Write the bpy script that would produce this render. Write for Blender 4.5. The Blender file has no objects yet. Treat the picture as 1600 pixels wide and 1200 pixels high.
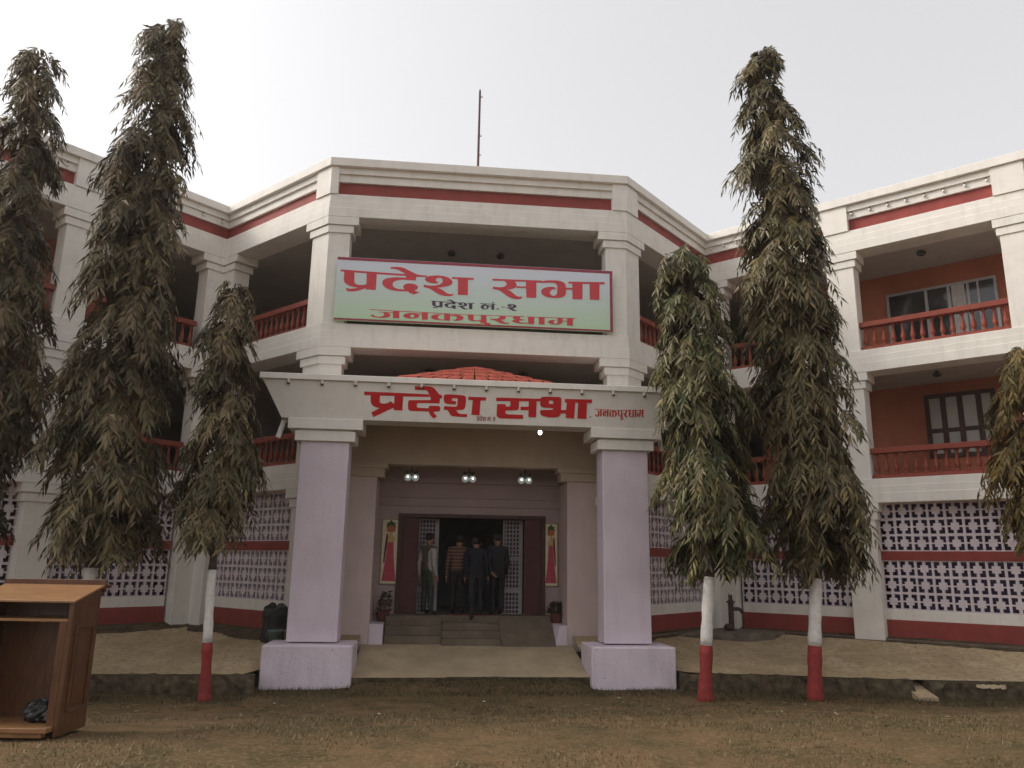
import bpy, bmesh, math, random
import numpy as np
from mathutils import Vector, Matrix
from mathutils.geometry import tessellate_polygon

S = bpy.context.scene
COL = S.collection

# ------------------------------------------------------------------ camera
cam_d = bpy.data.cameras.new("camera")
cam = bpy.data.objects.new("camera", cam_d)
COL.objects.link(cam)
YAW, PITCH, ROLL = 0.0996, 0.2255, 0.0158
f = Vector((math.sin(YAW)*math.cos(PITCH), math.cos(YAW)*math.cos(PITCH), math.sin(PITCH)))
r = Vector((math.cos(YAW), -math.sin(YAW), 0)); u = r.cross(f)
r2 = r*math.cos(ROLL) + u*math.sin(ROLL); u2 = -r*math.sin(ROLL) + u*math.cos(ROLL)
cam.matrix_world = Matrix(((r2.x, u2.x, -f.x, -0.7926), (r2.y, u2.y, -f.y, -14.9005), (r2.z, u2.z, -f.z, 1.213), (0, 0, 0, 1)))
cam_d.sensor_fit = 'HORIZONTAL'; cam_d.sensor_width = 36.0
cam_d.lens = 1225.45/1600*36
cam_d.clip_start = 0.1; cam_d.clip_end = 2000
S.camera = cam

# ------------------------------------------------------------------ sky, sun, exposure
SUN_AZ = (-0.98, 0.20)     # the hazy sun stands to the left
SUN_EL = math.radians(37)
w = bpy.data.worlds.new("World"); S.world = w; w.use_nodes = True
nt = w.node_tree; bg = nt.nodes['Background']
sky = nt.nodes.new('ShaderNodeTexSky'); sky.sky_type = 'NISHITA'; sky.sun_disc = False
sky.sun_elevation = SUN_EL; sky.sun_rotation = math.atan2(SUN_AZ[0], SUN_AZ[1])
sky.air_density = 1.0; sky.dust_density = 6.0; sky.ozone_density = 1.0
hsv = nt.nodes.new('ShaderNodeHueSaturation'); hsv.inputs['Saturation'].default_value = 0.22
mixw = nt.nodes.new('ShaderNodeMix'); mixw.data_type = 'RGBA'; mixw.inputs['Factor'].default_value = 0.32
mixw.inputs['B'].default_value = (5.6, 5.4, 5.25, 1)
nt.links.new(sky.outputs['Color'], hsv.inputs['Color'])
nt.links.new(hsv.outputs['Color'], mixw.inputs['A'])
nt.links.new(mixw.outputs['Result'], bg.inputs['Color'])
bg.inputs['Strength'].default_value = 0.15
sun_d = bpy.data.lights.new("sun", 'SUN'); sun_d.energy = 0.7; sun_d.angle = math.radians(12); sun_d.color = (1.0, 0.88, 0.72)
sun = bpy.data.objects.new("sun", sun_d); COL.objects.link(sun)
sl = math.hypot(*SUN_AZ)
sdir = Vector((SUN_AZ[0]/sl*math.cos(SUN_EL), SUN_AZ[1]/sl*math.cos(SUN_EL), math.sin(SUN_EL)))
sun.rotation_euler = sdir.to_track_quat('Z', 'Y').to_euler(); sun.location = (-20, 5, 25)
S.view_settings.view_transform = 'Standard'; S.view_settings.look = 'None'
S.view_settings.exposure = 0.63; S.view_settings.gamma = 1.0; S.view_settings.use_curve_mapping = False

rnd = random.Random(7); nrnd = np.random.default_rng(11)

# ------------------------------------------------------------------ materials
def mat(name, col, rough=0.8, var=0.12, scale=5.0, bump=0.0, bscale=40.0, stain=0.0, stain_col=(0.30, 0.27, 0.22), spec=0.3,
        metal=0.0, col2=None, emit=0.0, dirt=0.0):
    m = bpy.data.materials.new(name); m.use_nodes = True
    n = m.node_tree.nodes; l = m.node_tree.links; b = n['Principled BSDF']
    b.inputs['Roughness'].default_value = rough; b.inputs['Specular IOR Level'].default_value = spec
    b.inputs['Metallic'].default_value = metal
    tc = n.new('ShaderNodeTexCoord')
    nz = n.new('ShaderNodeTexNoise'); nz.inputs['Scale'].default_value = scale; nz.inputs['Detail'].default_value = 6
    l.new(tc.outputs['Object'], nz.inputs['Vector'])
    rp = n.new('ShaderNodeValToRGB'); rp.color_ramp.elements[0].position = 0.3; rp.color_ramp.elements[1].position = 0.7
    c2 = col2 or tuple(min(1, c*(1+var)) for c in col)
    c1 = tuple(c*(1-var) for c in col) if col2 is None else col
    rp.color_ramp.elements[0].color = (*c1, 1); rp.color_ramp.elements[1].color = (*c2, 1)
    l.new(nz.outputs['Fac'], rp.inputs['Fac'])
    out = rp.outputs['Color']
    if stain > 0:                         # rain streaks and grime: real marks on the paint
        mp = n.new('ShaderNodeMapping'); mp.inputs['Scale'].default_value = (3.0, 3.0, 0.5)
        l.new(tc.outputs['Object'], mp.inputs['Vector'])
        n2 = n.new('ShaderNodeTexNoise'); n2.inputs['Scale'].default_value = 2.2; n2.inputs['Detail'].default_value = 9; n2.inputs['Roughness'].default_value = 0.65
        l.new(mp.outputs['Vector'], n2.inputs['Vector'])
        mr = n.new('ShaderNodeMapRange'); mr.inputs[1].default_value = 0.5; mr.inputs[2].default_value = 0.75
        mr.inputs[3].default_value = 0.0; mr.inputs[4].default_value = stain
        l.new(n2.outputs['Fac'], mr.inputs[0])
        mx = n.new('ShaderNodeMix'); mx.data_type = 'RGBA'
        l.new(mr.outputs[0], mx.inputs['Factor']); l.new(out, mx.inputs['A']); mx.inputs['B'].default_value = (*stain_col, 1)
        out = mx.outputs['Result']
        n3 = n.new('ShaderNodeTexNoise'); n3.inputs['Scale'].default_value = 17; n3.inputs['Detail'].default_value = 4
        mp3 = n.new('ShaderNodeMapping'); mp3.inputs['Scale'].default_value = (0.25, 0.25, 2.0)
        l.new(tc.outputs['Object'], mp3.inputs['Vector']); l.new(mp3.outputs['Vector'], n3.inputs['Vector'])
        mr3 = n.new('ShaderNodeMapRange'); mr3.inputs[1].default_value = 0.55; mr3.inputs[2].default_value = 0.8; mr3.inputs[4].default_value = stain*0.6
        l.new(n3.outputs['Fac'], mr3.inputs[0])
        mx3 = n.new('ShaderNodeMix'); mx3.data_type = 'RGBA'
        l.new(mr3.outputs[0], mx3.inputs['Factor']); l.new(out, mx3.inputs['A']); mx3.inputs['B'].default_value = (*[c*1.15 for c in stain_col], 1)
        out = mx3.outputs['Result']
    if dirt > 0:                          # chips and splashed soil spots
        vz = n.new('ShaderNodeTexNoise'); vz.inputs['Scale'].default_value = 26; vz.inputs['Detail'].default_value = 3
        l.new(tc.outputs['Object'], vz.inputs['Vector'])
        mr2 = n.new('ShaderNodeMapRange'); mr2.inputs[1].default_value = 0.68; mr2.inputs[2].default_value = 0.74; mr2.inputs[4].default_value = dirt
        l.new(vz.outputs['Fac'], mr2.inputs[0])
        mx2 = n.new('ShaderNodeMix'); mx2.data_type = 'RGBA'
        l.new(mr2.outputs[0], mx2.inputs['Factor']); l.new(out, mx2.inputs['A']); mx2.inputs['B'].default_value = (0.16, 0.12, 0.09, 1)
        out = mx2.outputs['Result']
    l.new(out, b.inputs['Base Color'])
    if emit:
        b.inputs['Emission Color'].default_value = (*col, 1); b.inputs['Emission Strength'].default_value = emit
    if bump:
        nb = n.new('ShaderNodeTexNoise'); nb.inputs['Scale'].default_value = bscale; nb.inputs['Detail'].default_value = 5
        l.new(tc.outputs['Object'], nb.inputs['Vector'])
        bp = n.new('ShaderNodeBump'); bp.inputs['Strength'].default_value = bump; bp.inputs['Distance'].default_value = 0.02
        l.new(nb.outputs['Fac'], bp.inputs['Height']); l.new(bp.outputs['Normal'], b.inputs['Normal'])
    return m

WHITE = mat('white_paint', (0.78, 0.742, 0.685), 0.75, 0.05, 2.5, 0.12, 30, stain=0.22)
WHITE_CLEAN = mat('white_paint_porch', (0.72, 0.685, 0.63), 0.75, 0.04, 3, 0.08, 30, stain=0.16)
LAV = mat('lavender_paint', (0.64, 0.545, 0.61), 0.7, 0.07, 1.6, 0.25, 30, stain=0.24, stain_col=(0.36, 0.30, 0.32), dirt=0.0)
LAVD = mat('lavender_paint_chipped', (0.64, 0.545, 0.61), 0.7, 0.08, 1.8, 0.35, 28, stain=0.34, stain_col=(0.36, 0.30, 0.32), dirt=0.7)
LAT = mat('lavender_lattice_paint', (0.66, 0.58, 0.62), 0.75, 0.05, 4, stain=0.1)
RED = mat('red_oxide_paint', (0.265, 0.052, 0.044), 0.7, 0.15, 3.5, 0.08, 30, stain=0.25, stain_col=(0.22, 0.08, 0.07))
RAIL = mat('terracotta_red_paint', (0.245, 0.053, 0.034), 0.6, 0.14, 6, stain=0.15, stain_col=(0.25, 0.09, 0.06))
TERRA = mat('terracotta_wall_paint', (0.43, 0.15, 0.085), 0.8, 0.1, 2.0, 0.1, stain=0.2, stain_col=(0.30, 0.10, 0.06))
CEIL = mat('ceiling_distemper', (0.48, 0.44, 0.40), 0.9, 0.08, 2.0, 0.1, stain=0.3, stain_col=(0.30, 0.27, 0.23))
CREAM = mat('cream_distemper', (0.46, 0.37, 0.28), 0.85, 0.06, 2.0, 0.05, stain=0.1)
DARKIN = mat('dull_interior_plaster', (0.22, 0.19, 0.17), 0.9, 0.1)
ENTW = mat('shade_darkened_lavender_paint', (0.37, 0.28, 0.275), 0.75, 0.06, 2.0, 0.1, 45, stain=0.15, stain_col=(0.30, 0.24, 0.24))  # lavender darkened to paint in the shade of the entrance recess
PIERM = mat('shade_tinted_lavender_paint', (0.57, 0.45, 0.43), 0.75, 0.07, 1.6, 0.2, 30, stain=0.25, stain_col=(0.34, 0.25, 0.23))  # lavender dulled and browned: the recess shade is put into the colour
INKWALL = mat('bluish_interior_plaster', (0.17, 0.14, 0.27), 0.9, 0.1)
TILE = mat('red_roof_tile', (0.46, 0.105, 0.07), 0.75, 0.2, 9, 0.2, 30)
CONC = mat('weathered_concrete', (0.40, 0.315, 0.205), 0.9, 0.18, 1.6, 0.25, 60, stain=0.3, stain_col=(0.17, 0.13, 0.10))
CONC_S = mat('shade_darkened_step_concrete', (0.15, 0.118, 0.085), 0.9, 0.22, 3.0, 0.25, 50, stain=0.35, stain_col=(0.10, 0.08, 0.06))  # concrete darkened so the steps carry the porch shade in their colour
GRILLEP = mat('shade_darkened_grille_paint', (0.36, 0.31, 0.33), 0.7, 0.08, 5)  # grille paint dulled, with the doorway shade built into the colour
CONC_D = mat('dark_mossy_concrete', (0.15, 0.12, 0.095), 0.95, 0.35, 5, 0.6, 25)
STONE = mat('mossy_kerb_stone', (0.035, 0.027, 0.017), 0.97, 0.3, 9, 1.0, 22, col2=(0.12, 0.09, 0.055))
DARKWOOD = mat('dark_brown_wood', (0.06, 0.026, 0.022), 0.5, 0.25, 8)
FRAMEG = mat('grey_aluminium', (0.42, 0.41, 0.42), 0.45, 0.06, 5, metal=0.3)
GLASSD = mat('dark_window_glass', (0.035, 0.035, 0.04), 0.08, 0.1, 3, spec=0.6)
GLASSP = mat('frosted_window_glass', (0.42, 0.40, 0.36), 0.3, 0.08, 3, spec=0.4)
CURTAIN = mat('pale_curtain_cloth', (0.55, 0.53, 0.52), 0.9, 0.12, 12)
METAL_D = mat('dark_rusty_iron', (0.085, 0.06, 0.045), 0.6, 0.35, 20, 0.3, 60, metal=0.4)
POLEM = mat('dull_red_pole_paint', (0.09, 0.045, 0.045), 0.6, 0.2, 10)
SIGNRED = mat('sign_print_red', (0.58, 0.062, 0.078), 0.5, 0.06, 8)
SIGNMAROON = mat('sign_print_maroon', (0.30, 0.05, 0.075), 0.5, 0.08, 8)
SIGNPURP = mat('sign_print_purple', (0.085, 0.04, 0.095), 0.5, 0.05, 8)
PAINTRED = mat('hand_painted_red', (0.50, 0.012, 0.016), 0.55, 0.12, 5)
PAINTDK = mat('hand_painted_dark_red', (0.26, 0.03, 0.035), 0.6, 0.15, 8)
PAINTBK = mat('dark_wall_mark', (0.05, 0.04, 0.035), 0.8, 0.1, 8)
PLASTW = mat('white_plastic', (0.72, 0.70, 0.66), 0.4, 0.05, 6)
BULBON = mat('lit_lamp_glass', (1.0, 1.0, 0.96), 0.3, 0.0, 1, emit=6.0)
GLOBE = mat('white_globe_glass', (0.60, 0.68, 0.64), 0.12, 0.0, 1, emit=0.12, spec=0.8)
GLOBEHOT = mat('lit_lamp_core', (1.0, 1.0, 0.93), 0.3, 0.0, 1, emit=3.0)
BARK = mat('grey_brown_bark', (0.075, 0.055, 0.042), 0.95, 0.35, 14, 0.6, 30)
LIMEW = mat('white_lime_wash', (0.66, 0.63, 0.59), 0.85, 0.12, 9, 0.7, 22, stain=0.45, dirt=0.5)
TRUNKRED = mat('red_trunk_paint', (0.225, 0.027, 0.024), 0.75, 0.22, 9, 0.7, 22, stain=0.45, stain_col=(0.14, 0.05, 0.045), dirt=0.5)
POT = mat('terracotta_pot', (0.12, 0.042, 0.03), 0.85, 0.2, 12)
PLANTG = mat('dull_green_leaf', (0.05, 0.075, 0.03), 0.5, 0.3, 10)
PLANTB = mat('brownish_dry_leaf', (0.12, 0.075, 0.04), 0.6, 0.3, 10)
BLACKP = mat('black_polythene', (0.014, 0.014, 0.016), 0.4, 0.2, 10, 0.6, 14, spec=0.4)
TEAL = mat('faded_green_plastic', (0.13, 0.19, 0.17), 0.5, 0.2, 8)
TEAL2 = mat('faded_cream_plastic', (0.22, 0.20, 0.15), 0.55, 0.2, 8)
PAPER = mat('white_litter', (0.6, 0.58, 0.54), 0.8, 0.1, 9)
YELLOWP = mat('poster_cream_cloth', (0.62, 0.55, 0.38), 0.8, 0.06, 8)
SKINM = mat('brown_skin', (0.25, 0.135, 0.09), 0.55, 0.08, 20)
HAIR = mat('black_hair', (0.012, 0.010, 0.009), 0.5, 0.2, 60)
def cloth(name, col): return mat(name, col, 0.9, 0.15, 14, 0.2, 90)

def wood_mat(name, c1, c2, rough=0.45, axis_scale=(2.0, 2.0, 9.0)):
    m = bpy.data.materials.new(name); m.use_nodes = True
    n = m.node_tree.nodes; l = m.node_tree.links; b = n['Principled BSDF']; b.inputs['Roughness'].default_value = rough
    tc = n.new('ShaderNodeTexCoord'); mp = n.new('ShaderNodeMapping'); mp.inputs['Scale'].default_value = axis_scale
    nz = n.new('ShaderNodeTexNoise'); nz.inputs['Scale'].default_value = 3.5; nz.inputs['Detail'].default_value = 8; nz.inputs['Distortion'].default_value = 1.2
    l.new(tc.outputs['Object'], mp.inputs['Vector']); l.new(mp.outputs['Vector'], nz.inputs['Vector'])
    rp = n.new('ShaderNodeValToRGB'); rp.color_ramp.elements[0].position = 0.32; rp.color_ramp.elements[1].position = 0.68
    rp.color_ramp.elements[0].color = (*c1, 1); rp.color_ramp.elements[1].color = (*c2, 1)
    l.new(nz.outputs['Fac'], rp.inputs['Fac']); l.new(rp.outputs['Color'], b.inputs['Base Color'])
    return m
WOOD = wood_mat('polished_plywood', (0.062, 0.024, 0.010), (0.125, 0.050, 0.020), 0.35, (9.0, 9.0, 1.2))
WOODTOP = wood_mat('worn_plywood_top', (0.20, 0.095, 0.038), (0.31, 0.158, 0.064), 0.4, (1.2, 7.0, 7.0))

# ------------------------------------------------------------------ mesh helpers
class MB:
    def __init__(s): s.v = []; s.f = []; s.m = []
    def add(s, verts, faces, mi=0):
        o = len(s.v); s.v += [tuple(p) for p in verts]
        s.f += [tuple(i+o for i in fc) for fc in faces]; s.m += [mi]*len(faces)
        return s
    def box(s, x0, x1, y0, y1, z0, z1, mi=0):
        return s.add([(x0,y0,z0),(x1,y0,z0),(x1,y1,z0),(x0,y1,z0),(x0,y0,z1),(x1,y0,z1),(x1,y1,z1),(x0,y1,z1)],
              [(0,3,2,1),(4,5,6,7),(0,1,5,4),(1,2,6,5),(2,3,7,6),(3,0,4,7)], mi)
    def hull8(s, p, mi=0):   # p: 4 bottom then 4 top corners, counter-clockwise from above
        return s.add(p, [(0,3,2,1),(4,5,6,7),(0,1,5,4),(1,2,6,5),(2,3,7,6),(3,0,4,7)], mi)
    def prism(s, poly, z0, z1, mi=0):
        a = sum(poly[i][0]*poly[(i+1) % len(poly)][1]-poly[(i+1) % len(poly)][0]*poly[i][1] for i in range(len(poly)))
        if a < 0: poly = poly[::-1]
        n = len(poly); v = [(x, y, z0) for x, y in poly]+[(x, y, z1) for x, y in poly]
        fs = [(i, (i+1) % n, n+(i+1) % n, n+i) for i in range(n)]
        tri = tessellate_polygon([[Vector((x, y, 0)) for x, y in poly]])
        for t in tri:
            a_, b_, c_ = t
            cr = (poly[b_][0]-poly[a_][0])*(poly[c_][1]-poly[a_][1])-(poly[b_][1]-poly[a_][1])*(poly[c_][0]-poly[a_][0])
            if cr < 0: b_, c_ = c_, b_
            fs.append((n+a_, n+b_, n+c_)); fs.append((a_, c_, b_))
        return s.add(v, fs, mi)
    def lathe(s, prof, cx=0, cy=0, n=12, mi=0, zoff=0):   # prof: (radius, z)
        v = []
        for rr, z in prof:
            for k in range(n): v.append((cx+rr*math.cos(2*math.pi*k/n), cy+rr*math.sin(2*math.pi*k/n), z+zoff))
        fs = []
        for i in range(len(prof)-1):
            for k in range(n): fs.append((i*n+k, i*n+(k+1) % n, (i+1)*n+(k+1) % n, (i+1)*n+k))
        fs.append(tuple(range(n))[::-1]); fs.append(tuple((len(prof)-1)*n+k for k in range(n)))
        return s.add(v, fs, mi)
    def tube(s, pts, rad, n=8, mi=0):
        pts = [Vector(p) for p in pts]; rads = rad if isinstance(rad, (list, tuple)) else [rad]*len(pts)
        v = []; prev = None
        for i, p in enumerate(pts):
            t = (pts[min(i+1, len(pts)-1)]-pts[max(i-1, 0)]).normalized()
            a = Vector((1, 0, 0)) if prev is None and abs(t.x) < 0.9 else (Vector((0, 1, 0)) if prev is None else prev)
            a = (a-t*a.dot(t)).normalized(); prev = a; bb = t.cross(a)
            for k in range(n): v.append(p+(a*math.cos(2*math.pi*k/n)+bb*math.sin(2*math.pi*k/n))*rads[i])
        fs = []
        for i in range(len(pts)-1):
            for k in range(n): fs.append((i*n+k, i*n+(k+1) % n, (i+1)*n+(k+1) % n, (i+1)*n+k))
        fs.append(tuple(range(n))[::-1]); fs.append(tuple((len(pts)-1)*n+k for k in range(n)))
        return s.add(v, fs, mi)
    def ball(s, c, rx, ry=None, rz=None, n=10, m=7, mi=0, jit=0.0, rg=None):
        ry = ry or rx; rz = rz or rx; v = [(c[0], c[1], c[2]-rz)]
        for i in range(1, m):
            th = -math.pi/2+math.pi*i/m
            for k in range(n):
                ph = 2*math.pi*k/n; j = 1+(rg.uniform(-jit, jit) if jit else 0)
                v.append((c[0]+rx*j*math.cos(th)*math.cos(ph), c[1]+ry*j*math.cos(th)*math.sin(ph), c[2]+rz*j*math.sin(th)))
        v.append((c[0], c[1], c[2]+rz)); fs = []
        for k in range(n): fs.append((0, 1+(k+1) % n, 1+k))
        for i in range(m-2):
            for k in range(n): fs.append((1+i*n+k, 1+i*n+(k+1) % n, 1+(i+1)*n+(k+1) % n, 1+(i+1)*n+k))
        o = 1+(m-2)*n
        for k in range(n): fs.append((o+k, o+(k+1) % n, len(v)-1))
        return s.add(v, fs, mi)
    def build(s, name, mats, parent=None, loc=None, smooth=False, bevel=0.0):
        # vertices are in world space unless loc is None and parent is None
        org = Vector((0, 0, 0))
        if parent is not None: org = world_of(parent)
        elif loc is not None: org = Vector(loc)
        me = bpy.data.meshes.new(name)
        me.from_pydata([(x-org.x, y-org.y, z-org.z) for x, y, z in s.v], [], s.f)
        if not isinstance(mats, (list, tuple)): mats = [mats]
        for m_ in mats: me.materials.append(m_)
        me.polygons.foreach_set('material_index', s.m)
        if smooth: me.polygons.foreach_set('use_smooth', [True]*len(s.f))
        me.update()
        o = bpy.data.objects.new(name, me); COL.objects.link(o)
        if parent is not None: o.parent = parent
        else: o.location = org
        if bevel:
            bm = bmesh.new(); bm.from_mesh(me)
            bmesh.ops.remove_doubles(bm, verts=bm.verts, dist=1e-5)
            bmesh.ops.bevel(bm, geom=[e for e in bm.edges if len(e.link_faces) == 2 and e.calc_face_angle(0) > 0.6], offset=bevel, segments=1, affect='EDGES')
            bm.to_mesh(me); bm.free()
        return o

def world_of(o):
    p = Vector((0, 0, 0))
    while o is not None: p += o.location; o = o.parent
    return p
def tag(o, label=None, cat=None, group=None, kind=None):
    if label: o['label'] = label
    if cat: o['category'] = cat
    if group: o['group'] = group
    if kind: o['kind'] = kind
    return o
def thing(name, label, cat, loc=(0, 0, 0), group=None):
    o = bpy.data.objects.new(name, None); COL.objects.link(o); o.location = loc; o.empty_display_size = 0.2
    return tag(o, label, cat, group)
def copy_tree(o, parent=None):
    c = o.copy(); COL.objects.link(c)
    if parent is not None: c.parent = parent
    for ch in list(o.children): copy_tree(ch, c)
    return c
ORD = ['first', 'second', 'third', 'fourth', 'fifth', 'sixth', 'seventh', 'eighth', 'ninth', 'tenth', 'eleventh', 'twelfth', 'thirteenth']

# ------------------------------------------------------------------ plan of the building
A = 3.06; B = 5.7403; CC = B-A; q = math.sqrt(0.5); TEND = 9.9
HC, HB3, HF3, HB2, HF2, HB1 = 9.246, 7.973, 5.74, 5.257, 3.02, 2.532
F = [(-B-TEND*q, CC-TEND*q), (-B, CC), (-A, 0), (A, 0), (B, CC), (B+TEND*q, CC-TEND*q)]
def offset(poly, d):         # d > 0 goes into the building (to the left of travel is +Y side)
    out = []
    for i, p in enumerate(poly):
        ns = []
        for a_, b_ in ((i-1, i), (i, i+1)):
            if a_ < 0 or b_ >= len(poly): continue
            dx, dy = poly[b_][0]-poly[a_][0], poly[b_][1]-poly[a_][1]; L = math.hypot(dx, dy); ns.append((-dy/L, dx/L))
        if len(ns) == 1: n = ns[0]; k = d
        else:
            n = (ns[0][0]+ns[1][0], ns[0][1]+ns[1][1]); L = math.hypot(*n); n = (n[0]/L, n[1]/L)
            k = d/(n[0]*ns[0][0]+n[1]*ns[0][1])
        out.append((p[0]+n[0]*k, p[1]+n[1]*k))
    return out
def band(mb, poly, z0, z1, d0, d1, mi=0):
    a_ = offset(poly, d0); b_ = offset(poly, d1)
    return mb.prism(a_+b_[::-1], z0, z1, mi)
class Seg:                    # a straight stretch of the front: local (t along, d into the building)
    def __init__(s, o, dirx): s.o = Vector((o[0], o[1])); s.d = Vector(dirx).normalized(); s.n = Vector((-s.d.y, s.d.x))
    def P(s, t, d): v = s.o+s.d*t+s.n*d; return (v.x, v.y)
    def box(s, mb, t0, t1, d0, d1, z0, z1, mi=0):
        return mb.prism([s.P(t0, d0), s.P(t1, d0), s.P(t1, d1), s.P(t0, d1)], z0, z1, mi)
WRs = Seg((B, CC), (q, -q)); ORs = Seg((A, 0), (q, q)); CEs = Seg((-A, 0), (1, 0))
# left side runs towards the viewer's left; use mirrored t with the same inward normal
class SegM(Seg):
    def __init__(s, o, dirx): s.o = Vector((o[0], o[1])); s.d = Vector(dirx).normalized(); s.n = Vector((s.d.y, -s.d.x))
WLs = SegM((-B, CC), (-q, -q)); OLs = SegM((-A, 0), (-q, q))
OLEN = math.hypot(B-A, CC)

def sstep(a_, b_, x): t = min(1, max(0, (x-a_)/(b_-a_))); return t*t*(3-2*t)
def lawn_z(x, y):
    return -0.79+0.47*sstep(-2.5, -7.6, y)+(0.125*sstep(-1.75, -1.2, y)*sstep(2.1, 1.75, abs(x)) if y > -1.75 else 0)
KERB = [(-14, -6.8), (-12, -4.6), (-9, -2.3), (-5.75, -1.75), (-3.42, -1.80), (-3.40, -1.15), (3.40, -1.15), (3.43, -1.45), (5.42, -1.8), (7.1, -2.25), (9.0, -2.5), (12, -4.7), (14, -6.8)]
def kerb_y(x):
    for (x0, y0), (x1, y1) in zip(KERB, KERB[1:]):
        if x0 <= x <= x1: return y0+(y1-y0)*(x-x0)/(x1-x0)
    return -7.0
def wall_y(x):
    ax = abs(x)
    return 0.45 if ax < A else (ax-A+0.3 if ax < B else CC-(ax-B)+0.3)
def drive_z(x, y):
    k = kerb_y(x); wy = max(wall_y(x), k+0.25); t = min(1.0, max(0.0, (y-k)/(wy-k)))
    z0 = -0.53
    z1 = -0.115
    return z0+(z1-z0)*t
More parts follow.
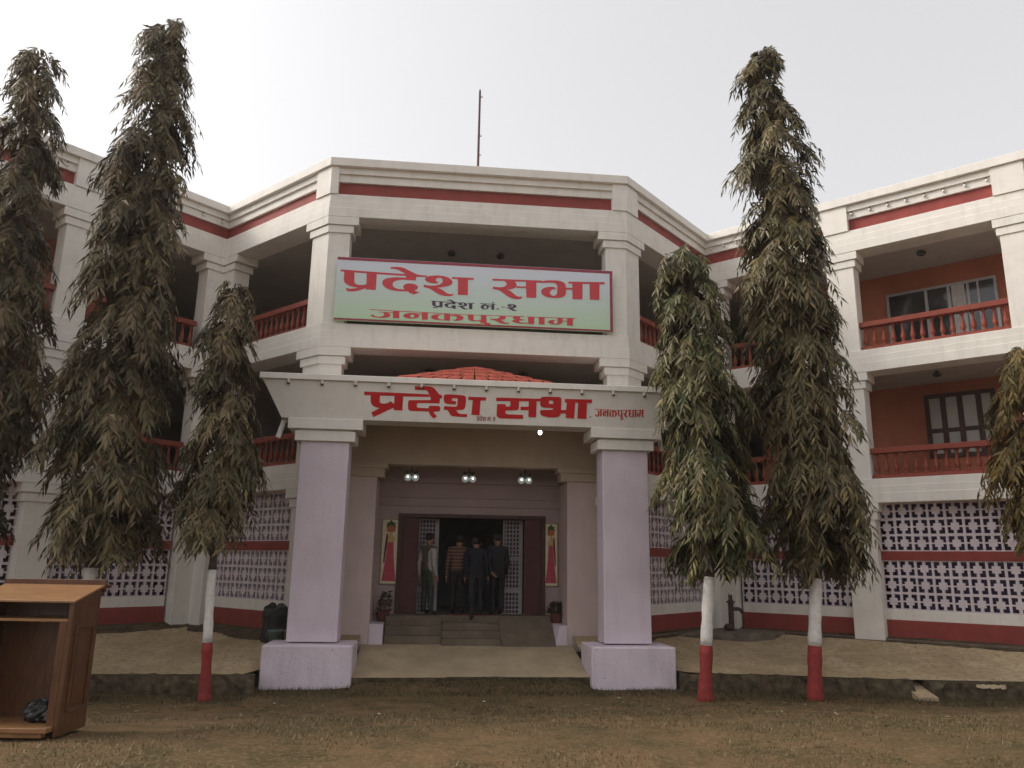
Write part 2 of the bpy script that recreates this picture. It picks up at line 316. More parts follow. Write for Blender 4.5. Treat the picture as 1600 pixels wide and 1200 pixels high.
SIGN_MAIN = [[[[-2.742,6.825],[-2.034,6.805],[-1.477,6.795],[-1.447,6.755],[-2.023,6.762],[-2.74,6.783]]],[[[-2.666,6.799],[-2.47,6.794],[-2.459,6.579],[-2.446,6.555],[-2.426,6.536],[-2.403,6.528],[-2.365,6.522],[-2.309,6.523],[-2.254,6.53],[-2.226,6.547],[-2.231,6.801],[-2.034,6.788],[-2.032,6.673],[-2.035,6.43],[-2.222,6.434],[-2.24,6.456],[-2.286,6.437],[-2.34,6.411],[-2.395,6.395],[-2.45,6.384],[-2.515,6.377],[-2.587,6.378],[-2.625,6.441],[-2.527,6.434],[-2.435,6.446],[-2.39,6.465],[-2.455,6.47],[-2.512,6.481],[-2.564,6.499],[-2.607,6.522],[-2.641,6.548],[-2.659,6.574],[-2.665,6.608],[-2.667,6.688]]],[[[-1.775,6.893],[-1.772,6.924],[-1.72,6.934],[-1.664,6.938],[-1.607,6.938],[-1.55,6.933],[-1.492,6.918],[-1.457,6.901],[-1.357,6.853],[-1.263,6.81],[-1.205,6.793],[-1.034,6.787],[-1.042,6.756],[-1.256,6.748],[-1.262,6.669],[-1.446,6.674],[-1.51,6.674],[-1.566,6.669],[-1.613,6.659],[-1.654,6.643],[-1.686,6.623],[-1.706,6.6],[-1.714,6.569],[-1.706,6.539],[-1.686,6.512],[-1.652,6.492],[-1.614,6.481],[-1.566,6.475],[-1.477,6.471],[-1.497,6.5],[-1.503,6.525],[-1.496,6.551],[-1.479,6.574],[-1.449,6.59],[-1.412,6.6],[-1.368,6.605],[-1.327,6.603],[-1.282,6.595],[-1.246,6.579],[-1.224,6.56],[-1.213,6.528],[-1.219,6.505],[-1.235,6.486],[-1.281,6.465],[-1.259,6.451],[-1.216,6.437],[-1.172,6.438],[-1.19,6.419],[-1.224,6.406],[-1.292,6.376],[-1.337,6.391],[-1.378,6.409],[-1.397,6.427],[-1.409,6.438],[-1.499,6.432],[-1.574,6.429],[-1.64,6.433],[-1.696,6.44],[-1.753,6.452],[-1.801,6.469],[-1.839,6.487],[-1.873,6.511],[-1.9,6.539],[-1.917,6.578],[-1.915,6.614],[-1.904,6.639],[-1.881,6.661],[-1.849,6.68],[-1.803,6.695],[-1.747,6.706],[-1.681,6.715],[-1.606,6.721],[-1.46,6.719],[-1.461,6.754],[-1.478,6.798],[-1.507,6.817],[-1.546,6.838],[-1.584,6.858],[-1.623,6.874],[-1.671,6.887],[-1.718,6.893]]],[[[-1.083,6.707],[-1.079,6.725],[-1.066,6.743],[-1.043,6.76],[-1.005,6.776],[-0.949,6.789],[-0.892,6.797],[-0.835,6.801],[-0.768,6.799],[-0.71,6.793],[-0.662,6.782],[-0.614,6.765],[-0.575,6.739],[-0.545,6.708],[-0.532,6.676],[-0.538,6.647],[-0.556,6.624],[-0.589,6.602],[-0.627,6.586],[-0.683,6.569],[-0.759,6.553],[-0.835,6.542],[-0.777,6.526],[-0.738,6.508],[-0.704,6.483],[-0.66,6.452],[-0.636,6.438],[-0.607,6.427],[-0.564,6.424],[-0.496,6.43],[-0.511,6.409],[-0.53,6.391],[-0.568,6.381],[-0.62,6.377],[-0.677,6.378],[-0.734,6.387],[-0.792,6.405],[-0.83,6.425],[-0.869,6.448],[-0.908,6.472],[-0.947,6.496],[-0.986,6.516],[-1.034,6.531],[-1.1,6.54],[-1.104,6.593],[-1.036,6.583],[-0.95,6.58],[-0.893,6.586],[-0.846,6.594],[-0.799,6.609],[-0.766,6.626],[-0.743,6.649],[-0.731,6.675],[-0.728,6.704],[-0.737,6.726],[-0.753,6.742],[-0.776,6.752],[-0.8,6.755],[-0.828,6.751],[-0.851,6.74],[-0.865,6.719],[-0.867,6.696],[-0.857,6.677],[-0.835,6.668],[-0.797,6.672],[-0.815,6.651],[-0.838,6.637],[-0.876,6.627],[-0.914,6.627],[-0.962,6.633],[-1.01,6.645],[-1.044,6.663],[-1.07,6.682]]],[[[-0.547,6.782],[-0.111,6.788],[-0.116,6.747],[-0.225,6.745],[-0.221,6.417],[-0.419,6.417],[-0.429,6.742],[-0.546,6.746]]],[[[0.264,6.791],[0.739,6.797],[1.276,6.805],[1.256,6.758],[1.154,6.76],[0.934,6.763],[0.691,6.756],[0.497,6.758],[0.265,6.751]]],[[[0.487,6.763],[0.701,6.761],[0.73,6.735],[0.745,6.71],[0.75,6.68],[0.744,6.651],[0.727,6.628],[0.693,6.607],[0.655,6.593],[0.616,6.583],[0.539,6.577],[0.578,6.569],[0.617,6.556],[0.651,6.535],[0.685,6.506],[0.724,6.472],[0.754,6.454],[0.793,6.441],[0.831,6.44],[0.88,6.447],[0.865,6.421],[0.846,6.4],[0.813,6.39],[0.764,6.384],[0.716,6.385],[0.663,6.397],[0.619,6.412],[0.58,6.434],[0.541,6.459],[0.502,6.488],[0.463,6.515],[0.423,6.54],[0.389,6.559],[0.355,6.567],[0.278,6.571],[0.275,6.629],[0.325,6.619],[0.403,6.616],[0.451,6.62],[0.489,6.63],[0.523,6.647],[0.545,6.669],[0.553,6.695],[0.548,6.715],[0.531,6.737]]],[[[0.751,6.657],[0.95,6.662],[0.95,6.627],[0.741,6.623]]],[[[0.939,6.772],[1.154,6.773],[1.154,6.431],[0.953,6.428]]],[[[1.257,6.748],[1.261,6.773],[1.286,6.792],[1.325,6.805],[1.374,6.813],[1.432,6.82],[1.491,6.823],[1.55,6.824],[1.599,6.82],[1.649,6.812],[1.693,6.796],[1.727,6.775],[1.747,6.748],[1.755,6.712],[1.757,6.641],[1.757,6.569],[1.749,6.533],[1.732,6.507],[1.708,6.487],[1.679,6.473],[1.639,6.461],[1.591,6.453],[1.532,6.449],[1.473,6.449],[1.415,6.455],[1.366,6.463],[1.322,6.478],[1.288,6.499],[1.265,6.525],[1.253,6.553],[1.251,6.579],[1.262,6.608],[1.287,6.633],[1.326,6.654],[1.37,6.669],[1.414,6.678],[1.462,6.683],[1.502,6.682],[1.531,6.67],[1.549,6.652],[1.556,6.63],[1.521,6.637],[1.492,6.633],[1.463,6.618],[1.44,6.594],[1.43,6.567],[1.43,6.542],[1.444,6.517],[1.465,6.502],[1.493,6.495],[1.522,6.497],[1.549,6.507],[1.569,6.527],[1.578,6.555],[1.58,6.621],[1.58,6.683],[1.575,6.718],[1.56,6.745],[1.536,6.76],[1.501,6.768],[1.452,6.769],[1.393,6.767],[1.325,6.76]]],[[[1.757,6.68],[1.89,6.678],[1.89,6.643],[1.757,6.643]]],[[[1.806,6.81],[2.559,6.838],[2.554,6.796],[2.449,6.792],[1.806,6.772]]],[[[1.887,6.781],[2.097,6.787],[2.093,6.448],[1.892,6.443]]],[[[2.243,6.79],[2.447,6.795],[2.441,6.456],[2.244,6.451]]]]
SIGN_NUMBER = [[[[-0.945,6.268],[-0.715,6.262],[-0.534,6.258],[-0.524,6.244],[-0.711,6.247],[-0.944,6.254]]],[[[-0.92,6.259],[-0.856,6.258],[-0.853,6.185],[-0.849,6.177],[-0.842,6.171],[-0.835,6.168],[-0.822,6.166],[-0.804,6.166],[-0.786,6.169],[-0.777,6.174],[-0.779,6.26],[-0.715,6.256],[-0.714,6.217],[-0.715,6.135],[-0.776,6.136],[-0.782,6.144],[-0.796,6.137],[-0.814,6.128],[-0.832,6.123],[-0.85,6.119],[-0.871,6.117],[-0.894,6.117],[-0.907,6.139],[-0.875,6.136],[-0.845,6.14],[-0.83,6.147],[-0.852,6.148],[-0.87,6.152],[-0.887,6.158],[-0.901,6.166],[-0.912,6.175],[-0.918,6.183],[-0.92,6.195],[-0.92,6.222]]],[[[-0.631,6.291],[-0.63,6.302],[-0.613,6.305],[-0.594,6.307],[-0.576,6.307],[-0.557,6.305],[-0.539,6.3],[-0.527,6.294],[-0.495,6.278],[-0.464,6.263],[-0.445,6.257],[-0.39,6.256],[-0.392,6.245],[-0.462,6.242],[-0.464,6.215],[-0.524,6.217],[-0.544,6.217],[-0.563,6.215],[-0.578,6.212],[-0.591,6.207],[-0.602,6.2],[-0.608,6.192],[-0.611,6.182],[-0.608,6.172],[-0.602,6.163],[-0.591,6.156],[-0.578,6.152],[-0.563,6.15],[-0.534,6.149],[-0.54,6.159],[-0.542,6.167],[-0.54,6.176],[-0.534,6.183],[-0.525,6.189],[-0.513,6.192],[-0.498,6.194],[-0.485,6.193],[-0.47,6.191],[-0.458,6.185],[-0.451,6.179],[-0.448,6.168],[-0.45,6.16],[-0.455,6.154],[-0.47,6.146],[-0.463,6.142],[-0.449,6.137],[-0.434,6.138],[-0.44,6.131],[-0.451,6.127],[-0.473,6.116],[-0.488,6.121],[-0.501,6.128],[-0.508,6.134],[-0.512,6.137],[-0.541,6.136],[-0.565,6.135],[-0.587,6.136],[-0.605,6.138],[-0.623,6.142],[-0.639,6.148],[-0.651,6.154],[-0.663,6.162],[-0.671,6.172],[-0.677,6.185],[-0.676,6.197],[-0.672,6.206],[-0.665,6.213],[-0.655,6.219],[-0.64,6.224],[-0.621,6.228],[-0.6,6.231],[-0.576,6.233],[-0.528,6.232],[-0.529,6.244],[-0.534,6.259],[-0.543,6.266],[-0.556,6.273],[-0.569,6.28],[-0.581,6.285],[-0.597,6.289],[-0.612,6.291]]],[[[-0.406,6.228],[-0.404,6.235],[-0.4,6.241],[-0.392,6.246],[-0.38,6.252],[-0.362,6.256],[-0.343,6.259],[-0.325,6.26],[-0.303,6.259],[-0.284,6.257],[-0.269,6.254],[-0.253,6.248],[-0.24,6.239],[-0.231,6.229],[-0.227,6.218],[-0.229,6.208],[-0.234,6.2],[-0.245,6.193],[-0.257,6.187],[-0.276,6.182],[-0.3,6.176],[-0.325,6.172],[-0.306,6.167],[-0.294,6.161],[-0.282,6.153],[-0.268,6.142],[-0.26,6.138],[-0.251,6.134],[-0.237,6.133],[-0.215,6.135],[-0.22,6.128],[-0.226,6.122],[-0.238,6.118],[-0.255,6.117],[-0.274,6.117],[-0.292,6.12],[-0.311,6.126],[-0.324,6.133],[-0.336,6.141],[-0.349,6.149],[-0.361,6.157],[-0.374,6.164],[-0.39,6.169],[-0.411,6.172],[-0.413,6.19],[-0.39,6.187],[-0.362,6.185],[-0.344,6.187],[-0.329,6.19],[-0.313,6.195],[-0.303,6.201],[-0.295,6.209],[-0.291,6.218],[-0.29,6.227],[-0.293,6.235],[-0.298,6.24],[-0.306,6.244],[-0.313,6.245],[-0.323,6.243],[-0.33,6.239],[-0.335,6.232],[-0.335,6.225],[-0.332,6.218],[-0.325,6.215],[-0.313,6.217],[-0.318,6.209],[-0.326,6.205],[-0.338,6.201],[-0.351,6.201],[-0.366,6.203],[-0.382,6.208],[-0.393,6.213],[-0.401,6.22]]],[[[-0.231,6.254],[-0.09,6.256],[-0.091,6.242],[-0.127,6.241],[-0.125,6.131],[-0.19,6.13],[-0.193,6.24],[-0.231,6.242]]],[[[0.032,6.26],[0.344,6.26],[0.342,6.25],[0.033,6.247]]],[[[0.203,6.193],[0.197,6.173],[0.18,6.155],[0.153,6.143],[0.122,6.138],[0.091,6.14],[0.065,6.15],[0.047,6.166],[0.04,6.185],[0.046,6.205],[0.063,6.222],[0.089,6.235],[0.12,6.24],[0.151,6.238],[0.178,6.228],[0.196,6.212]],[[0.164,6.186],[0.159,6.167],[0.144,6.154],[0.124,6.153],[0.109,6.164],[0.102,6.183],[0.108,6.202],[0.123,6.215],[0.142,6.216],[0.158,6.205]]],[[[0.186,6.227],[0.268,6.211],[0.268,6.199],[0.193,6.208]]],[[[0.262,6.256],[0.313,6.256],[0.308,6.136],[0.255,6.14]]],[[[0.303,6.283],[0.299,6.274],[0.29,6.268],[0.279,6.268],[0.27,6.273],[0.267,6.282],[0.27,6.291],[0.279,6.297],[0.29,6.297],[0.299,6.292]]],[[[0.407,6.159],[0.403,6.152],[0.391,6.146],[0.376,6.146],[0.364,6.15],[0.359,6.157],[0.364,6.164],[0.375,6.17],[0.39,6.17],[0.402,6.166]]],[[[0.453,6.209],[0.525,6.208],[0.525,6.196],[0.453,6.198]]],[[[0.572,6.242],[0.573,6.248],[0.578,6.254],[0.585,6.259],[0.598,6.264],[0.617,6.269],[0.636,6.271],[0.655,6.273],[0.678,6.272],[0.697,6.27],[0.713,6.267],[0.73,6.261],[0.743,6.253],[0.753,6.242],[0.757,6.232],[0.755,6.223],[0.749,6.215],[0.738,6.208],[0.725,6.203],[0.706,6.197],[0.681,6.192],[0.655,6.188],[0.675,6.184],[0.688,6.178],[0.699,6.169],[0.714,6.159],[0.722,6.155],[0.732,6.151],[0.746,6.15],[0.769,6.152],[0.764,6.146],[0.758,6.14],[0.745,6.136],[0.728,6.135],[0.708,6.135],[0.689,6.138],[0.67,6.144],[0.657,6.151],[0.644,6.158],[0.631,6.166],[0.617,6.174],[0.604,6.18],[0.588,6.185],[0.566,6.188],[0.565,6.205],[0.588,6.202],[0.616,6.201],[0.636,6.203],[0.651,6.206],[0.667,6.21],[0.678,6.216],[0.686,6.223],[0.69,6.232],[0.691,6.241],[0.688,6.248],[0.683,6.253],[0.675,6.257],[0.667,6.258],[0.657,6.256],[0.65,6.253],[0.645,6.246],[0.644,6.239],[0.648,6.232],[0.655,6.229],[0.668,6.231],[0.662,6.224],[0.654,6.219],[0.641,6.216],[0.629,6.216],[0.613,6.218],[0.596,6.222],[0.585,6.228],[0.576,6.234]]]]
SIGN_TOWN = [[[[-2.133,6.032],[-1.676,6.025],[-0.222,6.017],[0.542,6.025],[0.914,6.034],[0.914,6.019],[0.542,6.013],[-0.222,6.005],[-1.675,6.01],[-2.132,6.017]]],[[[0.956,6.03],[1.96,6.044],[1.96,6.03],[0.956,6.017]]],[[[-1.963,5.986],[-1.851,5.987],[-1.679,5.986],[-1.678,5.973],[-1.767,5.971],[-1.742,5.953],[-1.725,5.934],[-1.725,5.914],[-1.739,5.894],[-1.771,5.88],[-1.817,5.868],[-1.863,5.862],[-1.91,5.86],[-1.956,5.862],[-2.003,5.866],[-2.05,5.874],[-2.087,5.885],[-2.116,5.895],[-2.067,5.929],[-2.052,5.913],[-2.032,5.899],[-2.004,5.889],[-1.967,5.884],[-1.93,5.885],[-1.897,5.891],[-1.87,5.902],[-1.852,5.918],[-1.846,5.938],[-1.852,5.957],[-1.869,5.973],[-1.944,5.975]]],[[[-1.68,6.015],[-1.554,6.016],[-1.549,5.869],[-1.673,5.868]]],[[[-1.475,5.926],[-1.469,5.943],[-1.449,5.962],[-1.421,5.975],[-1.384,5.985],[-1.338,5.991],[-1.291,5.994],[-1.244,5.992],[-1.197,5.988],[-1.112,5.982],[-1.112,5.967],[-1.205,5.962],[-1.181,5.954],[-1.162,5.939],[-1.166,5.922],[-1.184,5.906],[-1.212,5.892],[-1.258,5.881],[-1.314,5.875],[-1.361,5.876],[-1.408,5.882],[-1.446,5.895],[-1.467,5.91]],[[-1.256,5.932],[-1.261,5.916],[-1.275,5.904],[-1.296,5.899],[-1.317,5.902],[-1.333,5.913],[-1.34,5.928],[-1.335,5.944],[-1.32,5.956],[-1.299,5.962],[-1.278,5.958],[-1.262,5.948]]],[[[-1.116,6.013],[-0.996,6.014],[-0.993,5.866],[-1.107,5.865]]],[[[-0.933,5.926],[-0.927,5.943],[-0.911,5.96],[-0.883,5.973],[-0.846,5.984],[-0.799,5.99],[-0.742,5.991],[-0.694,5.978],[-0.732,5.981],[-0.765,5.974],[-0.788,5.96],[-0.8,5.94],[-0.799,5.92],[-0.786,5.903],[-0.762,5.891],[-0.729,5.887],[-0.668,5.89],[-0.667,5.875],[-0.766,5.872],[-0.813,5.874],[-0.861,5.88],[-0.899,5.891],[-0.923,5.907]]],[[[-0.677,6.013],[-0.559,6.014],[-0.559,5.87],[-0.672,5.87]]],[[[-0.562,5.984],[-0.515,5.993],[-0.468,5.997],[-0.421,5.998],[-0.373,5.992],[-0.335,5.982],[-0.306,5.967],[-0.291,5.944],[-0.297,5.92],[-0.318,5.901],[-0.351,5.888],[-0.389,5.879],[-0.426,5.875],[-0.464,5.876],[-0.498,5.883],[-0.522,5.897],[-0.474,5.889],[-0.446,5.9],[-0.428,5.918],[-0.423,5.938],[-0.431,5.956],[-0.453,5.969],[-0.486,5.975],[-0.562,5.967]]],[[[-0.211,6.016],[-0.098,6.016],[-0.096,5.917],[-0.086,5.905],[-0.062,5.899],[-0.029,5.899],[0.009,5.903],[0.052,5.914],[0.049,6.014],[0.159,6.014],[0.163,5.86],[0.201,5.86],[0.234,5.853],[0.249,5.839],[0.235,5.827],[0.202,5.816],[0.164,5.81],[0.107,5.808],[0.05,5.81],[-0.008,5.819],[-0.055,5.83],[-0.008,5.829],[0.049,5.825],[0.121,5.825],[0.125,5.848],[0.039,5.849],[0.048,5.889],[0.01,5.885],[-0.047,5.883],[-0.095,5.883],[-0.138,5.889],[-0.171,5.901],[-0.193,5.915],[-0.203,5.932],[-0.208,5.966]]],[[[0.417,6.017],[0.529,6.017],[0.547,5.998],[0.548,5.978],[0.533,5.962],[0.5,5.948],[0.436,5.936],[0.467,5.922],[0.499,5.903],[0.525,5.889],[0.552,5.88],[0.63,5.886],[0.616,5.872],[0.583,5.862],[0.535,5.858],[0.487,5.86],[0.428,5.873],[0.391,5.891],[0.352,5.909],[0.295,5.926],[0.232,5.94],[0.227,5.956],[0.323,5.95],[0.361,5.953],[0.394,5.963],[0.418,5.977],[0.425,5.997]]],[[[0.687,5.993],[0.7,6.007],[0.726,6.019],[0.914,6.03],[0.862,6.021],[0.831,6.005],[0.826,5.983],[0.841,5.97],[0.873,5.965],[0.923,5.965],[0.904,5.953],[0.852,5.948],[0.826,5.939],[0.813,5.923],[0.819,5.907],[0.842,5.899],[0.884,5.896],[0.993,5.905],[0.994,5.889],[0.926,5.88],[0.863,5.877],[0.801,5.881],[0.738,5.892],[0.695,5.905],[0.672,5.92],[0.675,5.931],[0.701,5.942],[0.743,5.952],[0.711,5.967],[0.69,5.98]]],[[[0.992,6.024],[1.118,6.025],[1.112,5.875],[0.997,5.878]]],[[[1.207,6.024],[1.327,6.024],[1.325,5.879],[1.21,5.879]]],[[[1.585,6.036],[1.69,6.036],[1.688,5.981],[1.683,5.943],[1.664,5.918],[1.633,5.903],[1.585,5.892],[1.543,5.889],[1.491,5.892],[1.444,5.902],[1.409,5.917],[1.393,5.935],[1.396,5.951],[1.417,5.966],[1.459,5.978],[1.501,5.982],[1.554,5.98],[1.522,5.963],[1.506,5.946],[1.503,5.926],[1.52,5.91],[1.543,5.906],[1.57,5.913],[1.585,5.933]]],[[[1.685,5.976],[1.78,5.975],[1.78,5.963],[1.685,5.964]]],[[[1.78,6.035],[1.9,6.037],[1.893,5.882],[1.778,5.885]]]]
PORCH_MAIN = [[[[-2.035,0.501],[-1.417,0.498],[-0.911,0.492],[-0.871,0.445],[-1.356,0.437],[-1.516,0.44],[-2.033,0.436]]],[[[-1.922,0.446],[-1.759,0.446],[-1.759,0.329],[-1.752,0.314],[-1.737,0.305],[-1.695,0.299],[-1.662,0.302],[-1.628,0.309],[-1.567,0.345],[-1.506,0.3],[-1.508,0.449],[-1.352,0.447],[-1.356,0.318],[-1.359,0.189],[-1.508,0.19],[-1.512,0.232],[-1.607,0.187],[-1.73,0.119],[-1.859,0.057],[-1.899,0.134],[-1.759,0.219],[-1.792,0.222],[-1.826,0.232],[-1.86,0.248],[-1.886,0.268],[-1.905,0.292],[-1.915,0.32],[-1.919,0.357]]],[[[-1.157,0.627],[-1.077,0.633],[-0.95,0.634],[-0.899,0.633],[-0.856,0.624],[-0.826,0.61],[-0.8,0.589],[-0.76,0.544],[-0.72,0.499],[-0.667,0.486],[-0.669,0.428],[-0.703,0.428],[-0.711,0.334],[-0.899,0.337],[-1.082,0.331],[-1.1,0.323],[-1.108,0.31],[-1.11,0.285],[-1.105,0.263],[-1.094,0.251],[-1.071,0.246],[-0.901,0.245],[-0.898,0.271],[-0.888,0.286],[-0.861,0.291],[-0.751,0.293],[-0.717,0.29],[-0.699,0.278],[-0.692,0.257],[-0.694,0.223],[-0.701,0.204],[-0.721,0.193],[-0.814,0.186],[-0.788,0.151],[-0.744,0.108],[-0.801,0.066],[-0.832,0.09],[-0.863,0.125],[-0.884,0.156],[-0.891,0.188],[-1.203,0.186],[-1.233,0.194],[-1.25,0.207],[-1.26,0.228],[-1.264,0.288],[-1.263,0.339],[-1.256,0.364],[-1.236,0.378],[-0.869,0.391],[-0.871,0.45],[-0.904,0.494],[-0.916,0.525],[-0.934,0.55],[-0.96,0.564],[-1.15,0.562]]],[[[-0.64,0.446],[-0.637,0.476],[-0.625,0.494],[-0.6,0.502],[-0.54,0.505],[-0.481,0.505],[-0.353,0.499],[-0.293,0.495],[-0.263,0.485],[-0.247,0.465],[-0.242,0.418],[-0.246,0.332],[-0.255,0.281],[-0.268,0.254],[-0.296,0.238],[-0.411,0.228],[-0.393,0.203],[-0.375,0.182],[-0.332,0.165],[-0.212,0.164],[-0.214,0.111],[-0.295,0.11],[-0.381,0.112],[-0.483,0.121],[-0.505,0.135],[-0.523,0.16],[-0.546,0.202],[-0.573,0.227],[-0.632,0.229],[-0.626,0.293],[-0.422,0.29],[-0.403,0.297],[-0.395,0.314],[-0.389,0.425],[-0.402,0.441],[-0.487,0.437],[-0.494,0.396],[-0.417,0.386],[-0.419,0.33],[-0.474,0.327],[-0.534,0.33],[-0.585,0.337],[-0.615,0.349],[-0.631,0.37],[-0.639,0.404]]],[[[-0.202,0.475],[0.115,0.475],[0.111,0.418],[0.018,0.414],[0.007,0.148],[-0.139,0.156],[-0.123,0.414],[-0.205,0.421]]],[[[0.292,0.479],[0.685,0.482],[1.102,0.486],[1.077,0.435],[0.295,0.416]]],[[[0.549,0.432],[0.709,0.434],[0.708,0.334],[0.705,0.3],[0.693,0.278],[0.667,0.267],[0.633,0.262],[0.486,0.254],[0.469,0.244],[0.465,0.227],[0.472,0.206],[0.488,0.192],[0.51,0.186],[0.787,0.186],[0.79,0.113],[0.578,0.111],[0.379,0.112],[0.34,0.124],[0.319,0.145],[0.312,0.175],[0.314,0.363],[0.469,0.367],[0.47,0.326],[0.527,0.325],[0.548,0.333],[0.554,0.35]]],[[[0.738,0.331],[0.886,0.336],[0.879,0.273],[0.74,0.271]]],[[[0.882,0.444],[1.025,0.446],[1.023,0.149],[0.884,0.151]]],[[[1.086,0.469],[1.096,0.499],[1.117,0.517],[1.156,0.525],[1.243,0.528],[1.33,0.529],[1.417,0.53],[1.453,0.523],[1.468,0.504],[1.474,0.448],[1.471,0.301],[1.467,0.236],[1.462,0.205],[1.443,0.183],[1.413,0.169],[1.378,0.162],[1.335,0.157],[1.273,0.157],[1.221,0.162],[1.168,0.172],[1.133,0.184],[1.106,0.206],[1.094,0.231],[1.093,0.262],[1.108,0.284],[1.325,0.296],[1.328,0.326],[1.163,0.329],[1.123,0.336],[1.099,0.357],[1.089,0.391]],[[1.243,0.448],[1.263,0.461],[1.306,0.462],[1.322,0.449],[1.327,0.417],[1.324,0.402],[1.252,0.4]]],[[[1.465,0.296],[1.574,0.3],[1.559,0.234],[1.463,0.235]]],[[[1.537,0.498],[2.033,0.507],[2.028,0.44],[1.536,0.434]]],[[[1.574,0.443],[1.727,0.445],[1.715,0.153],[1.56,0.161]]],[[[1.78,0.446],[1.94,0.445],[1.94,0.152],[1.772,0.157]]]]
PORCH_DOT = [[[[2.026,0.19],[2.023,0.179],[2.014,0.174],[2.004,0.178],[2.0,0.189],[2.004,0.2],[2.013,0.205],[2.022,0.201]]]]
